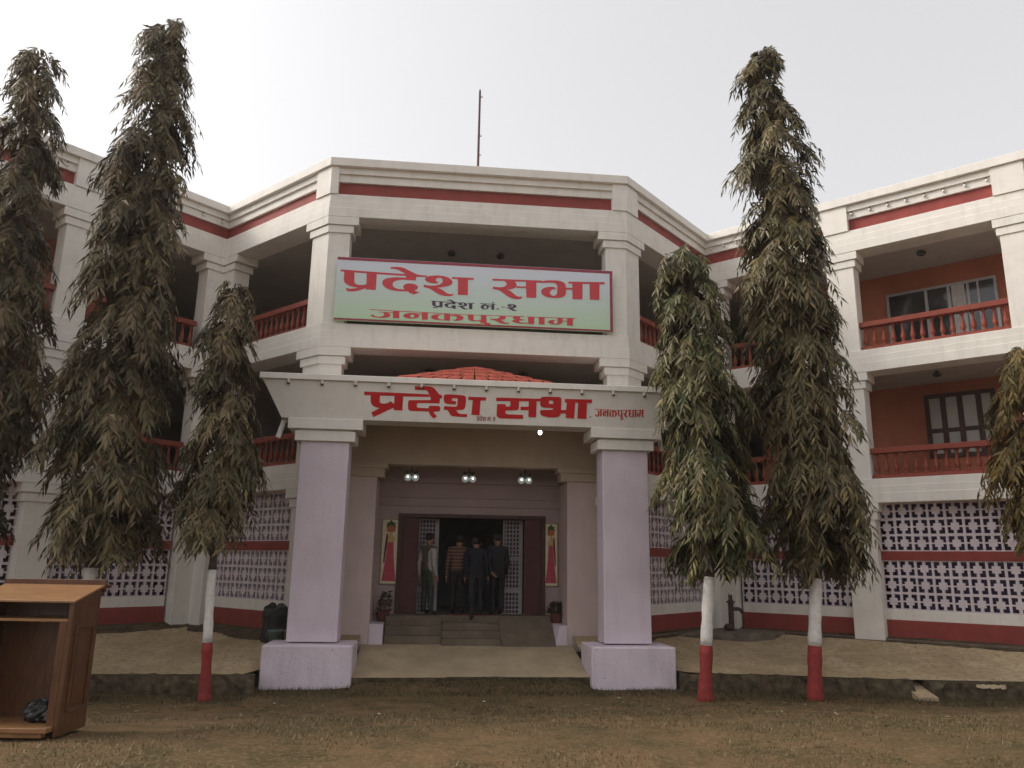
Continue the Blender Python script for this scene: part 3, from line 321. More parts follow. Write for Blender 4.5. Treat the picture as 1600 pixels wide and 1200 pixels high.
PORCH_TOWN = [[[[2.089,0.342],[2.191,0.336],[2.513,0.33],[2.683,0.336],[2.765,0.344],[2.765,0.331],[2.683,0.326],[2.513,0.32],[2.191,0.324],[2.09,0.33]]],[[[2.775,0.34],[2.997,0.351],[2.997,0.34],[2.775,0.329]]],[[[2.127,0.304],[2.152,0.304],[2.19,0.303],[2.19,0.293],[2.171,0.291],[2.176,0.276],[2.18,0.261],[2.18,0.244],[2.177,0.228],[2.17,0.216],[2.159,0.207],[2.149,0.201],[2.139,0.2],[2.128,0.201],[2.118,0.205],[2.108,0.211],[2.099,0.22],[2.093,0.229],[2.104,0.257],[2.107,0.243],[2.112,0.232],[2.118,0.223],[2.126,0.219],[2.134,0.22],[2.142,0.225],[2.148,0.234],[2.152,0.247],[2.153,0.264],[2.152,0.28],[2.148,0.293],[2.131,0.295]]],[[[2.19,0.328],[2.218,0.329],[2.219,0.207],[2.191,0.206]]],[[[2.235,0.254],[2.237,0.268],[2.241,0.284],[2.247,0.295],[2.255,0.303],[2.266,0.308],[2.276,0.31],[2.286,0.309],[2.297,0.306],[2.316,0.3],[2.316,0.288],[2.295,0.284],[2.3,0.277],[2.305,0.264],[2.304,0.25],[2.3,0.237],[2.294,0.226],[2.283,0.217],[2.271,0.212],[2.261,0.213],[2.25,0.218],[2.242,0.229],[2.237,0.241]],[[2.284,0.259],[2.283,0.246],[2.28,0.236],[2.275,0.231],[2.27,0.234],[2.267,0.243],[2.265,0.256],[2.266,0.269],[2.27,0.279],[2.274,0.283],[2.279,0.281],[2.283,0.272]]],[[[2.315,0.326],[2.342,0.327],[2.342,0.204],[2.317,0.204]]],[[[2.356,0.254],[2.357,0.268],[2.36,0.282],[2.367,0.293],[2.375,0.302],[2.385,0.307],[2.398,0.308],[2.408,0.297],[2.4,0.299],[2.393,0.294],[2.388,0.282],[2.385,0.265],[2.385,0.249],[2.388,0.235],[2.393,0.225],[2.401,0.222],[2.414,0.224],[2.414,0.212],[2.393,0.209],[2.382,0.211],[2.372,0.216],[2.363,0.225],[2.358,0.238]]],[[[2.412,0.326],[2.439,0.327],[2.439,0.208],[2.413,0.208]]],[[[2.438,0.302],[2.448,0.31],[2.459,0.313],[2.469,0.313],[2.48,0.309],[2.488,0.3],[2.495,0.288],[2.498,0.269],[2.497,0.249],[2.492,0.234],[2.485,0.223],[2.476,0.215],[2.468,0.212],[2.46,0.212],[2.452,0.218],[2.447,0.23],[2.457,0.224],[2.464,0.233],[2.468,0.247],[2.469,0.264],[2.467,0.278],[2.462,0.29],[2.455,0.294],[2.438,0.288]]],[[[2.516,0.328],[2.541,0.329],[2.541,0.247],[2.543,0.236],[2.549,0.232],[2.556,0.232],[2.565,0.235],[2.574,0.244],[2.573,0.327],[2.598,0.327],[2.599,0.199],[2.607,0.199],[2.615,0.194],[2.618,0.182],[2.615,0.172],[2.607,0.163],[2.599,0.159],[2.586,0.156],[2.574,0.158],[2.561,0.166],[2.55,0.175],[2.561,0.174],[2.573,0.17],[2.589,0.171],[2.59,0.19],[2.571,0.191],[2.573,0.224],[2.565,0.221],[2.552,0.218],[2.541,0.219],[2.532,0.224],[2.525,0.233],[2.52,0.245],[2.517,0.259],[2.516,0.287]]],[[[2.655,0.329],[2.68,0.329],[2.684,0.313],[2.684,0.297],[2.681,0.284],[2.673,0.272],[2.659,0.262],[2.666,0.251],[2.673,0.235],[2.679,0.224],[2.685,0.216],[2.702,0.221],[2.699,0.209],[2.692,0.201],[2.681,0.198],[2.671,0.2],[2.657,0.21],[2.649,0.225],[2.641,0.24],[2.628,0.254],[2.614,0.265],[2.613,0.278],[2.634,0.274],[2.643,0.276],[2.65,0.284],[2.655,0.296],[2.657,0.313]]],[[[2.715,0.309],[2.718,0.321],[2.724,0.331],[2.765,0.34],[2.754,0.333],[2.747,0.32],[2.746,0.302],[2.749,0.291],[2.756,0.286],[2.767,0.287],[2.763,0.276],[2.752,0.272],[2.746,0.265],[2.743,0.252],[2.744,0.239],[2.749,0.232],[2.759,0.23],[2.783,0.237],[2.783,0.223],[2.768,0.216],[2.754,0.214],[2.74,0.217],[2.726,0.226],[2.717,0.236],[2.712,0.249],[2.712,0.258],[2.718,0.267],[2.727,0.276],[2.72,0.288],[2.716,0.299]]],[[[2.783,0.335],[2.811,0.336],[2.809,0.212],[2.784,0.214]]],[[[2.83,0.335],[2.857,0.335],[2.857,0.216],[2.831,0.216]]],[[[2.914,0.345],[2.938,0.345],[2.937,0.3],[2.936,0.268],[2.932,0.248],[2.925,0.235],[2.914,0.226],[2.905,0.223],[2.893,0.226],[2.883,0.235],[2.875,0.247],[2.872,0.261],[2.872,0.275],[2.877,0.287],[2.886,0.297],[2.896,0.301],[2.907,0.299],[2.9,0.284],[2.897,0.27],[2.896,0.254],[2.9,0.241],[2.905,0.238],[2.911,0.243],[2.914,0.26]]],[[[2.936,0.295],[2.957,0.294],[2.957,0.285],[2.936,0.285]]],[[[2.957,0.344],[2.984,0.346],[2.982,0.218],[2.957,0.22]]]]
PORCH_NUMBER = [[[[-0.041,0.129],[0.004,0.126],[0.04,0.124],[0.042,0.116],[0.005,0.118],[-0.04,0.122]]],[[[-0.036,0.125],[-0.023,0.124],[-0.023,0.083],[-0.022,0.079],[-0.021,0.075],[-0.019,0.074],[-0.017,0.073],[-0.013,0.073],[-0.01,0.074],[-0.008,0.077],[-0.008,0.125],[0.004,0.123],[0.004,0.101],[0.004,0.055],[-0.008,0.056],[-0.009,0.06],[-0.012,0.057],[-0.015,0.052],[-0.019,0.049],[-0.022,0.047],[-0.026,0.045],[-0.031,0.046],[-0.033,0.057],[-0.027,0.056],[-0.021,0.058],[-0.018,0.062],[-0.022,0.063],[-0.026,0.065],[-0.029,0.068],[-0.032,0.073],[-0.034,0.077],[-0.035,0.082],[-0.036,0.089],[-0.036,0.104]]],[[[0.021,0.142],[0.021,0.148],[0.024,0.15],[0.028,0.151],[0.031,0.151],[0.035,0.15],[0.039,0.147],[0.041,0.144],[0.047,0.135],[0.053,0.127],[0.057,0.124],[0.068,0.122],[0.067,0.117],[0.054,0.115],[0.053,0.1],[0.042,0.101],[0.038,0.101],[0.034,0.1],[0.031,0.098],[0.028,0.095],[0.026,0.092],[0.025,0.087],[0.025,0.081],[0.025,0.076],[0.026,0.071],[0.029,0.067],[0.031,0.065],[0.034,0.064],[0.04,0.063],[0.038,0.069],[0.038,0.073],[0.038,0.078],[0.04,0.082],[0.041,0.085],[0.044,0.087],[0.047,0.088],[0.049,0.088],[0.052,0.086],[0.054,0.083],[0.056,0.08],[0.056,0.074],[0.056,0.069],[0.055,0.066],[0.052,0.062],[0.054,0.059],[0.056,0.057],[0.059,0.057],[0.058,0.053],[0.056,0.051],[0.051,0.045],[0.049,0.048],[0.046,0.051],[0.045,0.055],[0.044,0.057],[0.038,0.056],[0.034,0.055],[0.029,0.056],[0.026,0.057],[0.022,0.059],[0.019,0.063],[0.017,0.066],[0.015,0.07],[0.013,0.076],[0.012,0.083],[0.012,0.09],[0.013,0.095],[0.014,0.099],[0.016,0.102],[0.019,0.105],[0.023,0.107],[0.027,0.109],[0.031,0.11],[0.041,0.11],[0.041,0.116],[0.04,0.125],[0.038,0.128],[0.035,0.132],[0.033,0.136],[0.03,0.139],[0.027,0.141],[0.024,0.142]]],[[[0.065,0.107],[0.065,0.111],[0.066,0.114],[0.067,0.117],[0.07,0.12],[0.073,0.123],[0.077,0.124],[0.08,0.125],[0.085,0.125],[0.088,0.124],[0.091,0.122],[0.094,0.118],[0.097,0.113],[0.099,0.107],[0.1,0.102],[0.099,0.096],[0.098,0.092],[0.096,0.088],[0.094,0.085],[0.09,0.081],[0.085,0.078],[0.08,0.076],[0.084,0.073],[0.087,0.07],[0.089,0.065],[0.092,0.059],[0.093,0.057],[0.095,0.055],[0.098,0.054],[0.102,0.055],[0.101,0.051],[0.1,0.048],[0.097,0.046],[0.094,0.045],[0.09,0.046],[0.087,0.047],[0.083,0.051],[0.081,0.054],[0.078,0.059],[0.076,0.063],[0.073,0.068],[0.071,0.071],[0.068,0.074],[0.064,0.076],[0.063,0.086],[0.068,0.084],[0.073,0.083],[0.077,0.085],[0.08,0.086],[0.083,0.089],[0.085,0.092],[0.086,0.097],[0.087,0.101],[0.087,0.107],[0.087,0.111],[0.086,0.114],[0.084,0.116],[0.083,0.116],[0.081,0.116],[0.079,0.114],[0.079,0.11],[0.078,0.105],[0.079,0.102],[0.08,0.1],[0.083,0.101],[0.082,0.097],[0.08,0.094],[0.078,0.092],[0.075,0.092],[0.072,0.093],[0.069,0.096],[0.067,0.099],[0.066,0.103]]],[[[0.099,0.121],[0.126,0.123],[0.126,0.115],[0.119,0.115],[0.119,0.053],[0.107,0.053],[0.106,0.114],[0.099,0.115]]],[[[0.15,0.125],[0.211,0.125],[0.211,0.119],[0.15,0.118]]],[[[0.183,0.088],[0.182,0.077],[0.179,0.067],[0.174,0.06],[0.168,0.057],[0.162,0.058],[0.157,0.064],[0.153,0.072],[0.152,0.083],[0.153,0.094],[0.156,0.104],[0.161,0.111],[0.167,0.114],[0.173,0.113],[0.179,0.107],[0.182,0.098]],[[0.176,0.084],[0.175,0.073],[0.172,0.066],[0.168,0.066],[0.165,0.072],[0.164,0.082],[0.165,0.093],[0.168,0.1],[0.172,0.1],[0.175,0.094]]],[[[0.18,0.107],[0.196,0.098],[0.196,0.091],[0.182,0.096]]],[[[0.195,0.123],[0.205,0.123],[0.204,0.056],[0.194,0.058]]],[[[0.203,0.138],[0.202,0.133],[0.201,0.13],[0.198,0.129],[0.197,0.132],[0.196,0.137],[0.197,0.142],[0.198,0.145],[0.201,0.146],[0.202,0.143]]],[[[0.223,0.069],[0.223,0.065],[0.22,0.062],[0.217,0.061],[0.215,0.064],[0.214,0.068],[0.215,0.072],[0.217,0.075],[0.22,0.075],[0.222,0.073]]],[[[0.232,0.097],[0.246,0.096],[0.246,0.09],[0.232,0.09]]],[[[0.256,0.115],[0.256,0.118],[0.257,0.122],[0.258,0.124],[0.261,0.127],[0.264,0.13],[0.268,0.131],[0.272,0.132],[0.276,0.132],[0.28,0.13],[0.283,0.129],[0.286,0.125],[0.289,0.121],[0.291,0.115],[0.292,0.109],[0.291,0.104],[0.29,0.1],[0.288,0.096],[0.286,0.093],[0.282,0.09],[0.277,0.087],[0.272,0.085],[0.276,0.082],[0.278,0.079],[0.28,0.075],[0.283,0.069],[0.285,0.067],[0.287,0.064],[0.29,0.064],[0.294,0.065],[0.293,0.061],[0.292,0.058],[0.289,0.056],[0.286,0.055],[0.282,0.056],[0.278,0.057],[0.275,0.061],[0.272,0.064],[0.27,0.068],[0.267,0.073],[0.264,0.077],[0.262,0.08],[0.259,0.083],[0.254,0.085],[0.254,0.094],[0.259,0.093],[0.264,0.092],[0.268,0.093],[0.271,0.095],[0.274,0.097],[0.276,0.1],[0.278,0.105],[0.279,0.109],[0.279,0.114],[0.278,0.118],[0.277,0.121],[0.276,0.123],[0.274,0.124],[0.272,0.123],[0.271,0.121],[0.27,0.117],[0.27,0.113],[0.27,0.109],[0.272,0.108],[0.274,0.109],[0.273,0.105],[0.272,0.102],[0.269,0.101],[0.267,0.101],[0.264,0.102],[0.26,0.104],[0.258,0.107],[0.256,0.111]]]]
# ------------------------------------------------------------------ ground
def grid(name, xs, ys, zf, m, clip=None):
    v = []; idx = {}; fs = []
    for i, x in enumerate(xs):
        for j, y in enumerate(ys):
            idx[(i, j)] = len(v); v.append((x, y, zf(x, y)))
    for i in range(len(xs)-1):
        for j in range(len(ys)-1):
            fs.append((idx[(i, j)], idx[(i+1, j)], idx[(i+1, j+1)], idx[(i, j+1)]))
    me = bpy.data.meshes.new(name); me.from_pydata(v, [], fs); me.materials.append(m)
    me.polygons.foreach_set('use_smooth', [True]*len(fs)); me.update()
    o = bpy.data.objects.new(name, me); COL.objects.link(o); return o

from mathutils import noise as mnoise
def fbm(x, y, s): return mnoise.noise(Vector((x*s, y*s, 3.1)))+0.5*mnoise.noise(Vector((x*s*2.1, y*s*2.1, 7.7)))

def ground_mat(name, cols, scales, bump=0.7, bscale=45):
    m = bpy.data.materials.new(name); m.use_nodes = True
    n = m.node_tree.nodes; l = m.node_tree.links; b = n['Principled BSDF']; b.inputs['Roughness'].default_value = 0.95
    b.inputs['Specular IOR Level'].default_value = 0.1
    tc = n.new('ShaderNodeTexCoord'); out = None
    for i, (c, s, lo, hi) in enumerate(zip(cols[1:], scales, (0.44, 0.48, 0.5, 0.52), (0.62, 0.62, 0.66, 0.70))):
        mp = n.new('ShaderNodeMapping'); mp.inputs['Location'].default_value = (i*3.7, i*1.3, 0)
        nz = n.new('ShaderNodeTexNoise'); nz.inputs['Scale'].default_value = s; nz.inputs['Detail'].default_value = 10; nz.inputs['Roughness'].default_value = 0.68
        l.new(tc.outputs['Object'], mp.inputs['Vector']); l.new(mp.outputs['Vector'], nz.inputs['Vector'])
        mr = n.new('ShaderNodeMapRange'); mr.inputs[1].default_value = lo; mr.inputs[2].default_value = hi
        l.new(nz.outputs['Fac'], mr.inputs[0])
        mx = n.new('ShaderNodeMix'); mx.data_type = 'RGBA'; l.new(mr.outputs[0], mx.inputs['Factor'])
        if out is None: mx.inputs['A'].default_value = (*cols[0], 1)
        else: l.new(out, mx.inputs['A'])
        mx.inputs['B'].default_value = (*c, 1); out = mx.outputs['Result']
    l.new(out, b.inputs['Base Color'])
    nb = n.new('ShaderNodeTexNoise'); nb.inputs['Scale'].default_value = bscale; nb.inputs['Detail'].default_value = 8; nb.inputs['Roughness'].default_value = 0.7
    l.new(tc.outputs['Object'], nb.inputs['Vector'])
    bp = n.new('ShaderNodeBump'); bp.inputs['Strength'].default_value = bump; bp.inputs['Distance'].default_value = 0.03
    l.new(nb.outputs['Fac'], bp.inputs['Height']); l.new(bp.outputs['Normal'], b.inputs['Normal'])
    return m
LAWNM = ground_mat('dry_lawn', [(0.115, 0.079, 0.040), (0.175, 0.106, 0.056), (0.070, 0.057, 0.026), (0.21, 0.15, 0.083)], (0.7, 1.6, 24.0))
DIRTM = ground_mat('sandy_dirt', [(0.45, 0.345, 0.21), (0.35, 0.262, 0.16), (0.49, 0.385, 0.25), (0.24, 0.178, 0.115)], (0.5, 1.6, 12.0), 0.4, 30)

xs = [-250, -120, -60, -35, -25, -18]+[x*0.25 for x in range(-56, 57)]+[18, 25, 35, 60, 120, 250]
ys = [-250, -120, -60, -40, -28, -22, -18]+[-15+0.25*i for i in range(57)]+[0, 3, 8, 20, 60, 120, 250]
o = grid('lawn', xs, ys, lambda x, y: lawn_z(x, y)+0.025*fbm(x, y, 0.9)*(1 if abs(x) < 14.1 and y < -0.8 else 0), LAWNM); tag(o, kind='structure')

def drive_part(name, x0, x1):
    xs_ = list(np.arange(x0, x1+1e-6, 0.2)); v = []; fs = []; N = 13
    for x in xs_:
        k = kerb_y(x)+0.10; e = max(wall_y(x)+0.15, k+0.3)
        for j in range(N):
            y = k+(e-k)*j/(N-1); v.append((x, y, drive_z(x, y)+0.006*fbm(x, y, 1.1)))
    for i in range(len(xs_)-1):
        for j in range(N-1): fs.append((i*N+j, (i+1)*N+j, (i+1)*N+j+1, i*N+j+1))
    me = bpy.data.meshes.new(name); me.from_pydata(v, [], fs); me.materials.append(DIRTM)
    me.polygons.foreach_set('use_smooth', [True]*len(fs)); me.update()
    o = bpy.data.objects.new(name, me); COL.objects.link(o); return tag(o, kind='structure')
drive_part('driveway', -13.8, -1.99); drive_part('driveway', 1.99, 13.79)

# dark loose soil banked along the foot of the walls
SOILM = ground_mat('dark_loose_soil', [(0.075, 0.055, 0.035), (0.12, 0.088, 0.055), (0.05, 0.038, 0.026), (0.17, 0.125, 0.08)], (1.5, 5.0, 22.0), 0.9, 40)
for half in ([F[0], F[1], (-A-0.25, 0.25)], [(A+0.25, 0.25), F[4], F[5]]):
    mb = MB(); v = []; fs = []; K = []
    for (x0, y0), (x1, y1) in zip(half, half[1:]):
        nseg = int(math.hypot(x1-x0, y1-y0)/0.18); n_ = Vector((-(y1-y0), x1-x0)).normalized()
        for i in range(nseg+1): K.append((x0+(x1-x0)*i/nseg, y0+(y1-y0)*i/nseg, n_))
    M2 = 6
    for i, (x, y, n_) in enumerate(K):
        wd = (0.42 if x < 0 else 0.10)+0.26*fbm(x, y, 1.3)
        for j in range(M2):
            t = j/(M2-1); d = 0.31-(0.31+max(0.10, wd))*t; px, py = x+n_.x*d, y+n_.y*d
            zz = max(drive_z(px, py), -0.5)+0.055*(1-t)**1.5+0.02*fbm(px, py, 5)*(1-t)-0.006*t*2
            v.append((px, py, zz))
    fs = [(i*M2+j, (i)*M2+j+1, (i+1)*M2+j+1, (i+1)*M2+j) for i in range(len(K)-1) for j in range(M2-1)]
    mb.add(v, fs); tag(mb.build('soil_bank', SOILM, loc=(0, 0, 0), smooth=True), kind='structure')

# concrete paving inside the porch, with a broken front edge
mb = MB(); N = 60; M_ = 10; top = []
xs_ = [-1.985+3.97*i/N for i in range(N+1)]
def edge_y(x): return -1.20+0.05*fbm(x, 0, 1.5)+0.022*fbm(x, 2, 6)-(0.09 if x < -0.4 else 0)*sstep(-0.2, -0.6, x)
def pave_z(x, y): return -0.615+0.33*min(1.0, max(0.0, (y+1.2)/1.75))
for x in xs_:
    e = edge_y(x)
    for j in range(M_):
        y = e+(0.62-e)*j/(M_-1); top.append((x, y, pave_z(x, y)))
bot = [(x, edge_y(x)+0.02, -0.85) for x in xs_]
fs = [(i*M_+j, (i+1)*M_+j, (i+1)*M_+j+1, i*M_+j+1) for i in range(N) for j in range(M_-1)]
o0 = len(top); sf = [(o0+i, o0+i+1, (i+1)*M_, i*M_) for i in range(N)]
mb.add(top+bot, fs); mb.f += sf; mb.m += [1]*len(sf); tag(mb.build('paving', [CONC, STONE], loc=(0, 0, -0.6)), kind='structure')

# ------------------------------------------------------------------ the assembly building
HALL = thing('assembly_building', 'white three storey building with red bands, zigzag front, open verandas and lavender lattice screens', 'building', (0, 2.0, -0.12))
# stepped floor beams
for z0, z1, plan in ((HB1, HF2, None), (HB2, HF3, F), (HB3, 8.47, F)):
    mb = MB(); h = (z1-z0)
    if plan is None: plans = [[F[0], F[1], (-A, 0), (-2.6, 0)], [(2.6, 0), (A, 0), F[4], F[5]]]
    else: plans = [plan]
    for pl in plans:
        band(mb, pl, z0, z0+0.20, 0.0, 0.55); band(mb, pl, z0+0.20, z0+0.20+(h-0.20)*0.5, 0.014, 0.55); band(mb, pl, z0+0.20+(h-0.20)*0.5, z1, 0.028, 0.55)
    mb.build('floor_beam', WHITE, HALL, bevel=0.006)
# parapet
mb = MB(); band(mb, F, 8.47, HC-0.18, 0.15, 0.42); band(mb, F, 8.765, 8.93, 0.085, 0.16); band(mb, F, 8.93, HC-0.18, 0.035, 0.16)
def pier(seg, t0, t1): seg.box(mb, t0, t1, 0.0, 0.3, 8.47, HC-0.182)
for sg in (WRs, WLs):
    for t in (3.05, 6.375, 9.7): pier(sg, t-0.28, t+0.28)
for sg in (ORs, OLs): sg.box(mb, 0.0, 0.46, 0.0, 0.3, 8.47, HC-0.182)
CEs.box(mb, 0.0, 0.155, 0.001, 0.3, 8.47, HC-0.183); CEs.box(mb, 2*A-0.30, 2*A, 0.001, 0.3, 8.47, HC-0.183)
par = mb.build('parapet', WHITE, HALL)
mb = MB(); band(mb, F, HC-0.18, HC, -0.05, 0.47); mb.build('coping', WHITE, par, bevel=0.008)
mb = MB(); band(mb, F, 8.472, 8.763, 0.142, 0.152); mb.build('red_frieze', RED, par)

# columns with two-step capitals
def wing_column(sg, t, z0, z1):
    c = MB(); sg.box(c, t-0.285, t+0.285, 0.06, 0.46, z0, z1-0.32); col = c.build('column', WHITE, HALL, bevel=0.006)
    c = MB(); sg.box(c, t-0.335, t+0.335, 0.035, 0.52, z1-0.335, z1-0.185); sg.box(c, t-0.385, t+0.385, 0.008, 0.57, z1-0.17, z1-0.002); sg.box(c, t-0.32, t+0.32, 0.05, 0.5, z1-0.19, z1-0.165)
    c.build('capital', WHITE, col, bevel=0.004); return col
def corner_column(i, w0, w1, z0, z1, d=0.06, ov=0.10):
    def strip(mbx, a0, a1, d0, d1, za, zb):
        p, c_, n_ = Vector(F[i-1]), Vector(F[i]), Vector(F[i+1])
        pl = [tuple(c_+(p-c_).normalized()*a0), F[i], tuple(c_+(n_-c_).normalized()*a1)]
        band(mbx, pl, za, zb, d0, d1)
    c = MB(); strip(c, w0, w1, d, d+0.40, z0, z1-0.32); col = c.build('column', WHITE, HALL, bevel=0.006)
    c = MB(); strip(c, w0+ov*.6, w1+ov*.6, d-0.03, d+0.45, z1-0.335, z1-0.185); strip(c, w0+ov*1.6, w1+ov*1.6, d-0.058, d+0.5, z1-0.17, z1-0.002); strip(c, w0+0.02, w1+0.02, d-0.01, d+0.42, z1-0.19, z1-0.165)
    c.build('capital', WHITE, col, bevel=0.004)
LEV = [(-0.2, HB1), (HF2, HB2), (HF3, HB3)]
for z0, z1 in LEV:
    for sg in (WLs, WRs):
        for t in (3.075, 6.40, 9.7): wing_column(sg, t, z0, z1)
    corner_column(1, 0.33, 0.36, z0, z1); corner_column(4, 0.36, 0.33, z0, z1)
    corner_column(2, 0.55, 0.45, z0, z1); corner_column(3, 0.45, 0.55, z0, z1)

# floor and roof slabs
def slab(name, poly, z0, z1, m):
    mb = MB(); mb.prism(poly, z0, z1); return mb.build(name, m, HALL)
Fi = offset(F, 0.5); BACK = 10.0
roofp = Fi+[(Fi[-1][0], BACK), (Fi[0][0], BACK)]
slab('roof_slab', roofp, 8.012, 8.46, CEIL); slab('floor_slab', roofp, 5.295, 5.72, CEIL)
slab('floor_slab', Fi[:2]+[(-2.75, 0.5), (-2.62, 1.78), (2.62, 1.78), (2.75, 0.5)]+Fi[4:]+[(Fi[-1][0], BACK), (Fi[0][0], BACK)], 2.575, 3.0, CEIL)
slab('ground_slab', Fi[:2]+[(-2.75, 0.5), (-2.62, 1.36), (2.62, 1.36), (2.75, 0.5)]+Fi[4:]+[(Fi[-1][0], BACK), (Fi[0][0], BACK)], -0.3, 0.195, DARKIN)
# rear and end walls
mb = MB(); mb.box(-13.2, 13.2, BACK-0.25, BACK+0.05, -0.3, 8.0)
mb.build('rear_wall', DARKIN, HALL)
for sx in (-1, 1):
    mb = MB(); mb.box(sx*12.42-0.1, sx*12.42+0.1, Fi[0][1]+0.8, BACK-0.26, -0.3, 8.0); mb.build('end_wall', WHITE, HALL)
# veranda back walls: parallel to the wings, returning inwards at the lobby
D = 2.15
for sg in (WLs, WRs):
    mb = MB(); sg.box(mb, 0.55, TEND+0.3, D, D+0.22, 0.2, 8.01); sg.box(mb, 0.33, 0.548, D, D+4.0, 0.2, 8.01)
    mb.build('veranda_wall', TERRA, HALL)
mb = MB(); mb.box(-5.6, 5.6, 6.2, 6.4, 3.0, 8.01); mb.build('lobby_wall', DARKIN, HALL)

# balustrades
BP = [(0.046, 0), (0.046, 0.03), (0.026, 0.045), (0.03, 0.06), (0.052, 0.11), (0.05, 0.15), (0.036, 0.22), (0.024, 0.31), (0.022, 0.365), (0.036, 0.385), (0.026, 0.40), (0.046, 0.41), (0.046, 0.442)]
bal_proto = []
def balustrade(sg, t0, t1, z):
    mb = MB(); sg.box(mb, t0, t1, 0.14, 0.30, z+0.002, z+0.085); sg.box(mb, t0-0.0, t1+0.0, 0.125, 0.315, z+0.527, z+0.635)
    c = sg.P((t0+t1)/2, 0.2)
    b = mb.build('balustrade', RAIL, HALL, bevel=0.006)
    n = max(3, round((t1-t0)/0.182)); 
    for k in range(n):
        x, y = sg.P(t0+(k+0.5)*(t1-t0)/n, 0.22); loc = Vector((x, y, z+0.085))-world_of(b)
        if not bal_proto:
            m_ = MB(); m_.lathe(BP, n=10); p = m_.build('baluster', RAIL, loc=(0, 0, 0), smooth=True); bal_proto.append(p)
            p.parent = b; p.location = loc
        else:
            p = bal_proto[0].copy(); COL.objects.link(p); p.parent = b; p.location = loc
for z in (HF2, HF3):
    for sg in (WLs, WRs):
        balustrade(sg, 0.42, 2.79, z); balustrade(sg, 3.36, 6.115, z)
    for sg in (OLs, ORs): balustrade(sg, 0.58, OLEN-0.40, z)
    balustrade(WRs, 6.685, 9.415, z); balustrade(WLs, 6.685, 9.415, z)

# ground floor lattice screens (pierced blocks), red mid band, white dado, red plinth
def lattice(sg, t0, t1, d, z0, z1, rows, name='lattice_screen'):
    mb = MB(); n = max(2, round((t1-t0)/0.317)); w_ = (t1-t0)/n; h_ = (z1-z0)/rows
    U = [0, 0.024, 0.086, 0.132, 0.188, 0.234, 0.296, 0.32]; V = [0, 0.024, 0.092, 0.145, 0.175, 0.228, 0.296, 0.32]
    hole = {(i, j) for i in (1, 2, 4, 5) for j in (1, 2, 4, 5)}-{(2, 2), (2, 4), (4, 2), (4, 4)}
    th = 0.05
    verts = []; vid = {}; fs = []
    def vert(t, z, dd):
        key = (round(t, 4), round(z, 4), dd)
        if key not in vid:
            vid[key] = len(verts); p = sg.P(t, dd); verts.append((p[0], p[1], z))
        return vid[key]
    for a_ in range(n):
        for b_ in range(rows):
            T = [t0+w_*a_+w_*x/0.32 for x in U]; Z = [z0+h_*b_+h_*x/0.32 for x in V]; jt = rnd.uniform(-.004, .004); jz = rnd.uniform(-.004, .004); T = [T[0]]+[x+jt for x in T[1:-1]]+[T[-1]]; Z = [Z[0]]+[x+jz for x in Z[1:-1]]+[Z[-1]]
            for i in range(7):
                for j in range(7):
                    if (i, j) in hole: continue
                    fs.append((vert(T[i], Z[j], d), vert(T[i+1], Z[j], d), vert(T[i+1], Z[j+1], d), vert(T[i], Z[j+1], d)))
                    fs.append((vert(T[i], Z[j], d+th), vert(T[i], Z[j+1], d+th), vert(T[i+1], Z[j+1], d+th), vert(T[i+1], Z[j], d+th)))
                    for (di, dj, p0, p1) in ((-1, 0, (i, j), (i, j+1)), (1, 0, (i+1, j), (i+1, j+1)), (0, -1, (i, j), (i+1, j)), (0, 1, (i, j+1), (i+1, j+1))):
                        if (i+di, j+dj) in hole:
                            fs.append((vert(T[p0[0]], Z[p0[1]], d), vert(T[p1[0]], Z[p1[1]], d), vert(T[p1[0]], Z[p1[1]], d+th), vert(T[p0[0]], Z[p0[1]], d+th)))
    mb.add(verts, fs); return mb.build(name, LAT, HALL)
def ground_bay(sg, t0, t1):
    lattice(sg, t0, t1, 0.30, 0.45, 1.402, 3); lattice(sg, t0, t1, 0.30, 1.58, HB1-0.002, 3)
    mb = MB(); sg.box(mb, t0, t1, 0.27, 0.385, 1.402, 1.58); mb.build('red_band', RED, HALL, bevel=0.004)
    mb = MB(); sg.box(mb, t0, t1, 0.298, 0.42, 0.254, 0.45); mb.build('dado', WHITE, HALL)
    mb = MB(); sg.box(mb, t0, t1, 0.28, 0.42, -0.45, 0.254); mb.build('red_plinth', RED, HALL)
    mb = MB(); sg.box(mb, t0, t1, 0.10, 0.28, -0.35, -0.10+0.004); mb.build('apron_ledge', CONC_D, HALL)
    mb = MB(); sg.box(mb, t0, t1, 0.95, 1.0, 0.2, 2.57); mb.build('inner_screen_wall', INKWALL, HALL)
for sg in (WLs, WRs):
    ground_bay(sg, 0.38, 2.79); ground_bay(sg, 3.36, 6.115); ground_bay(sg, 6.685, 9.415)
for sg in (OLs, ORs): ground_bay(sg, 0.60, OLEN-0.38)

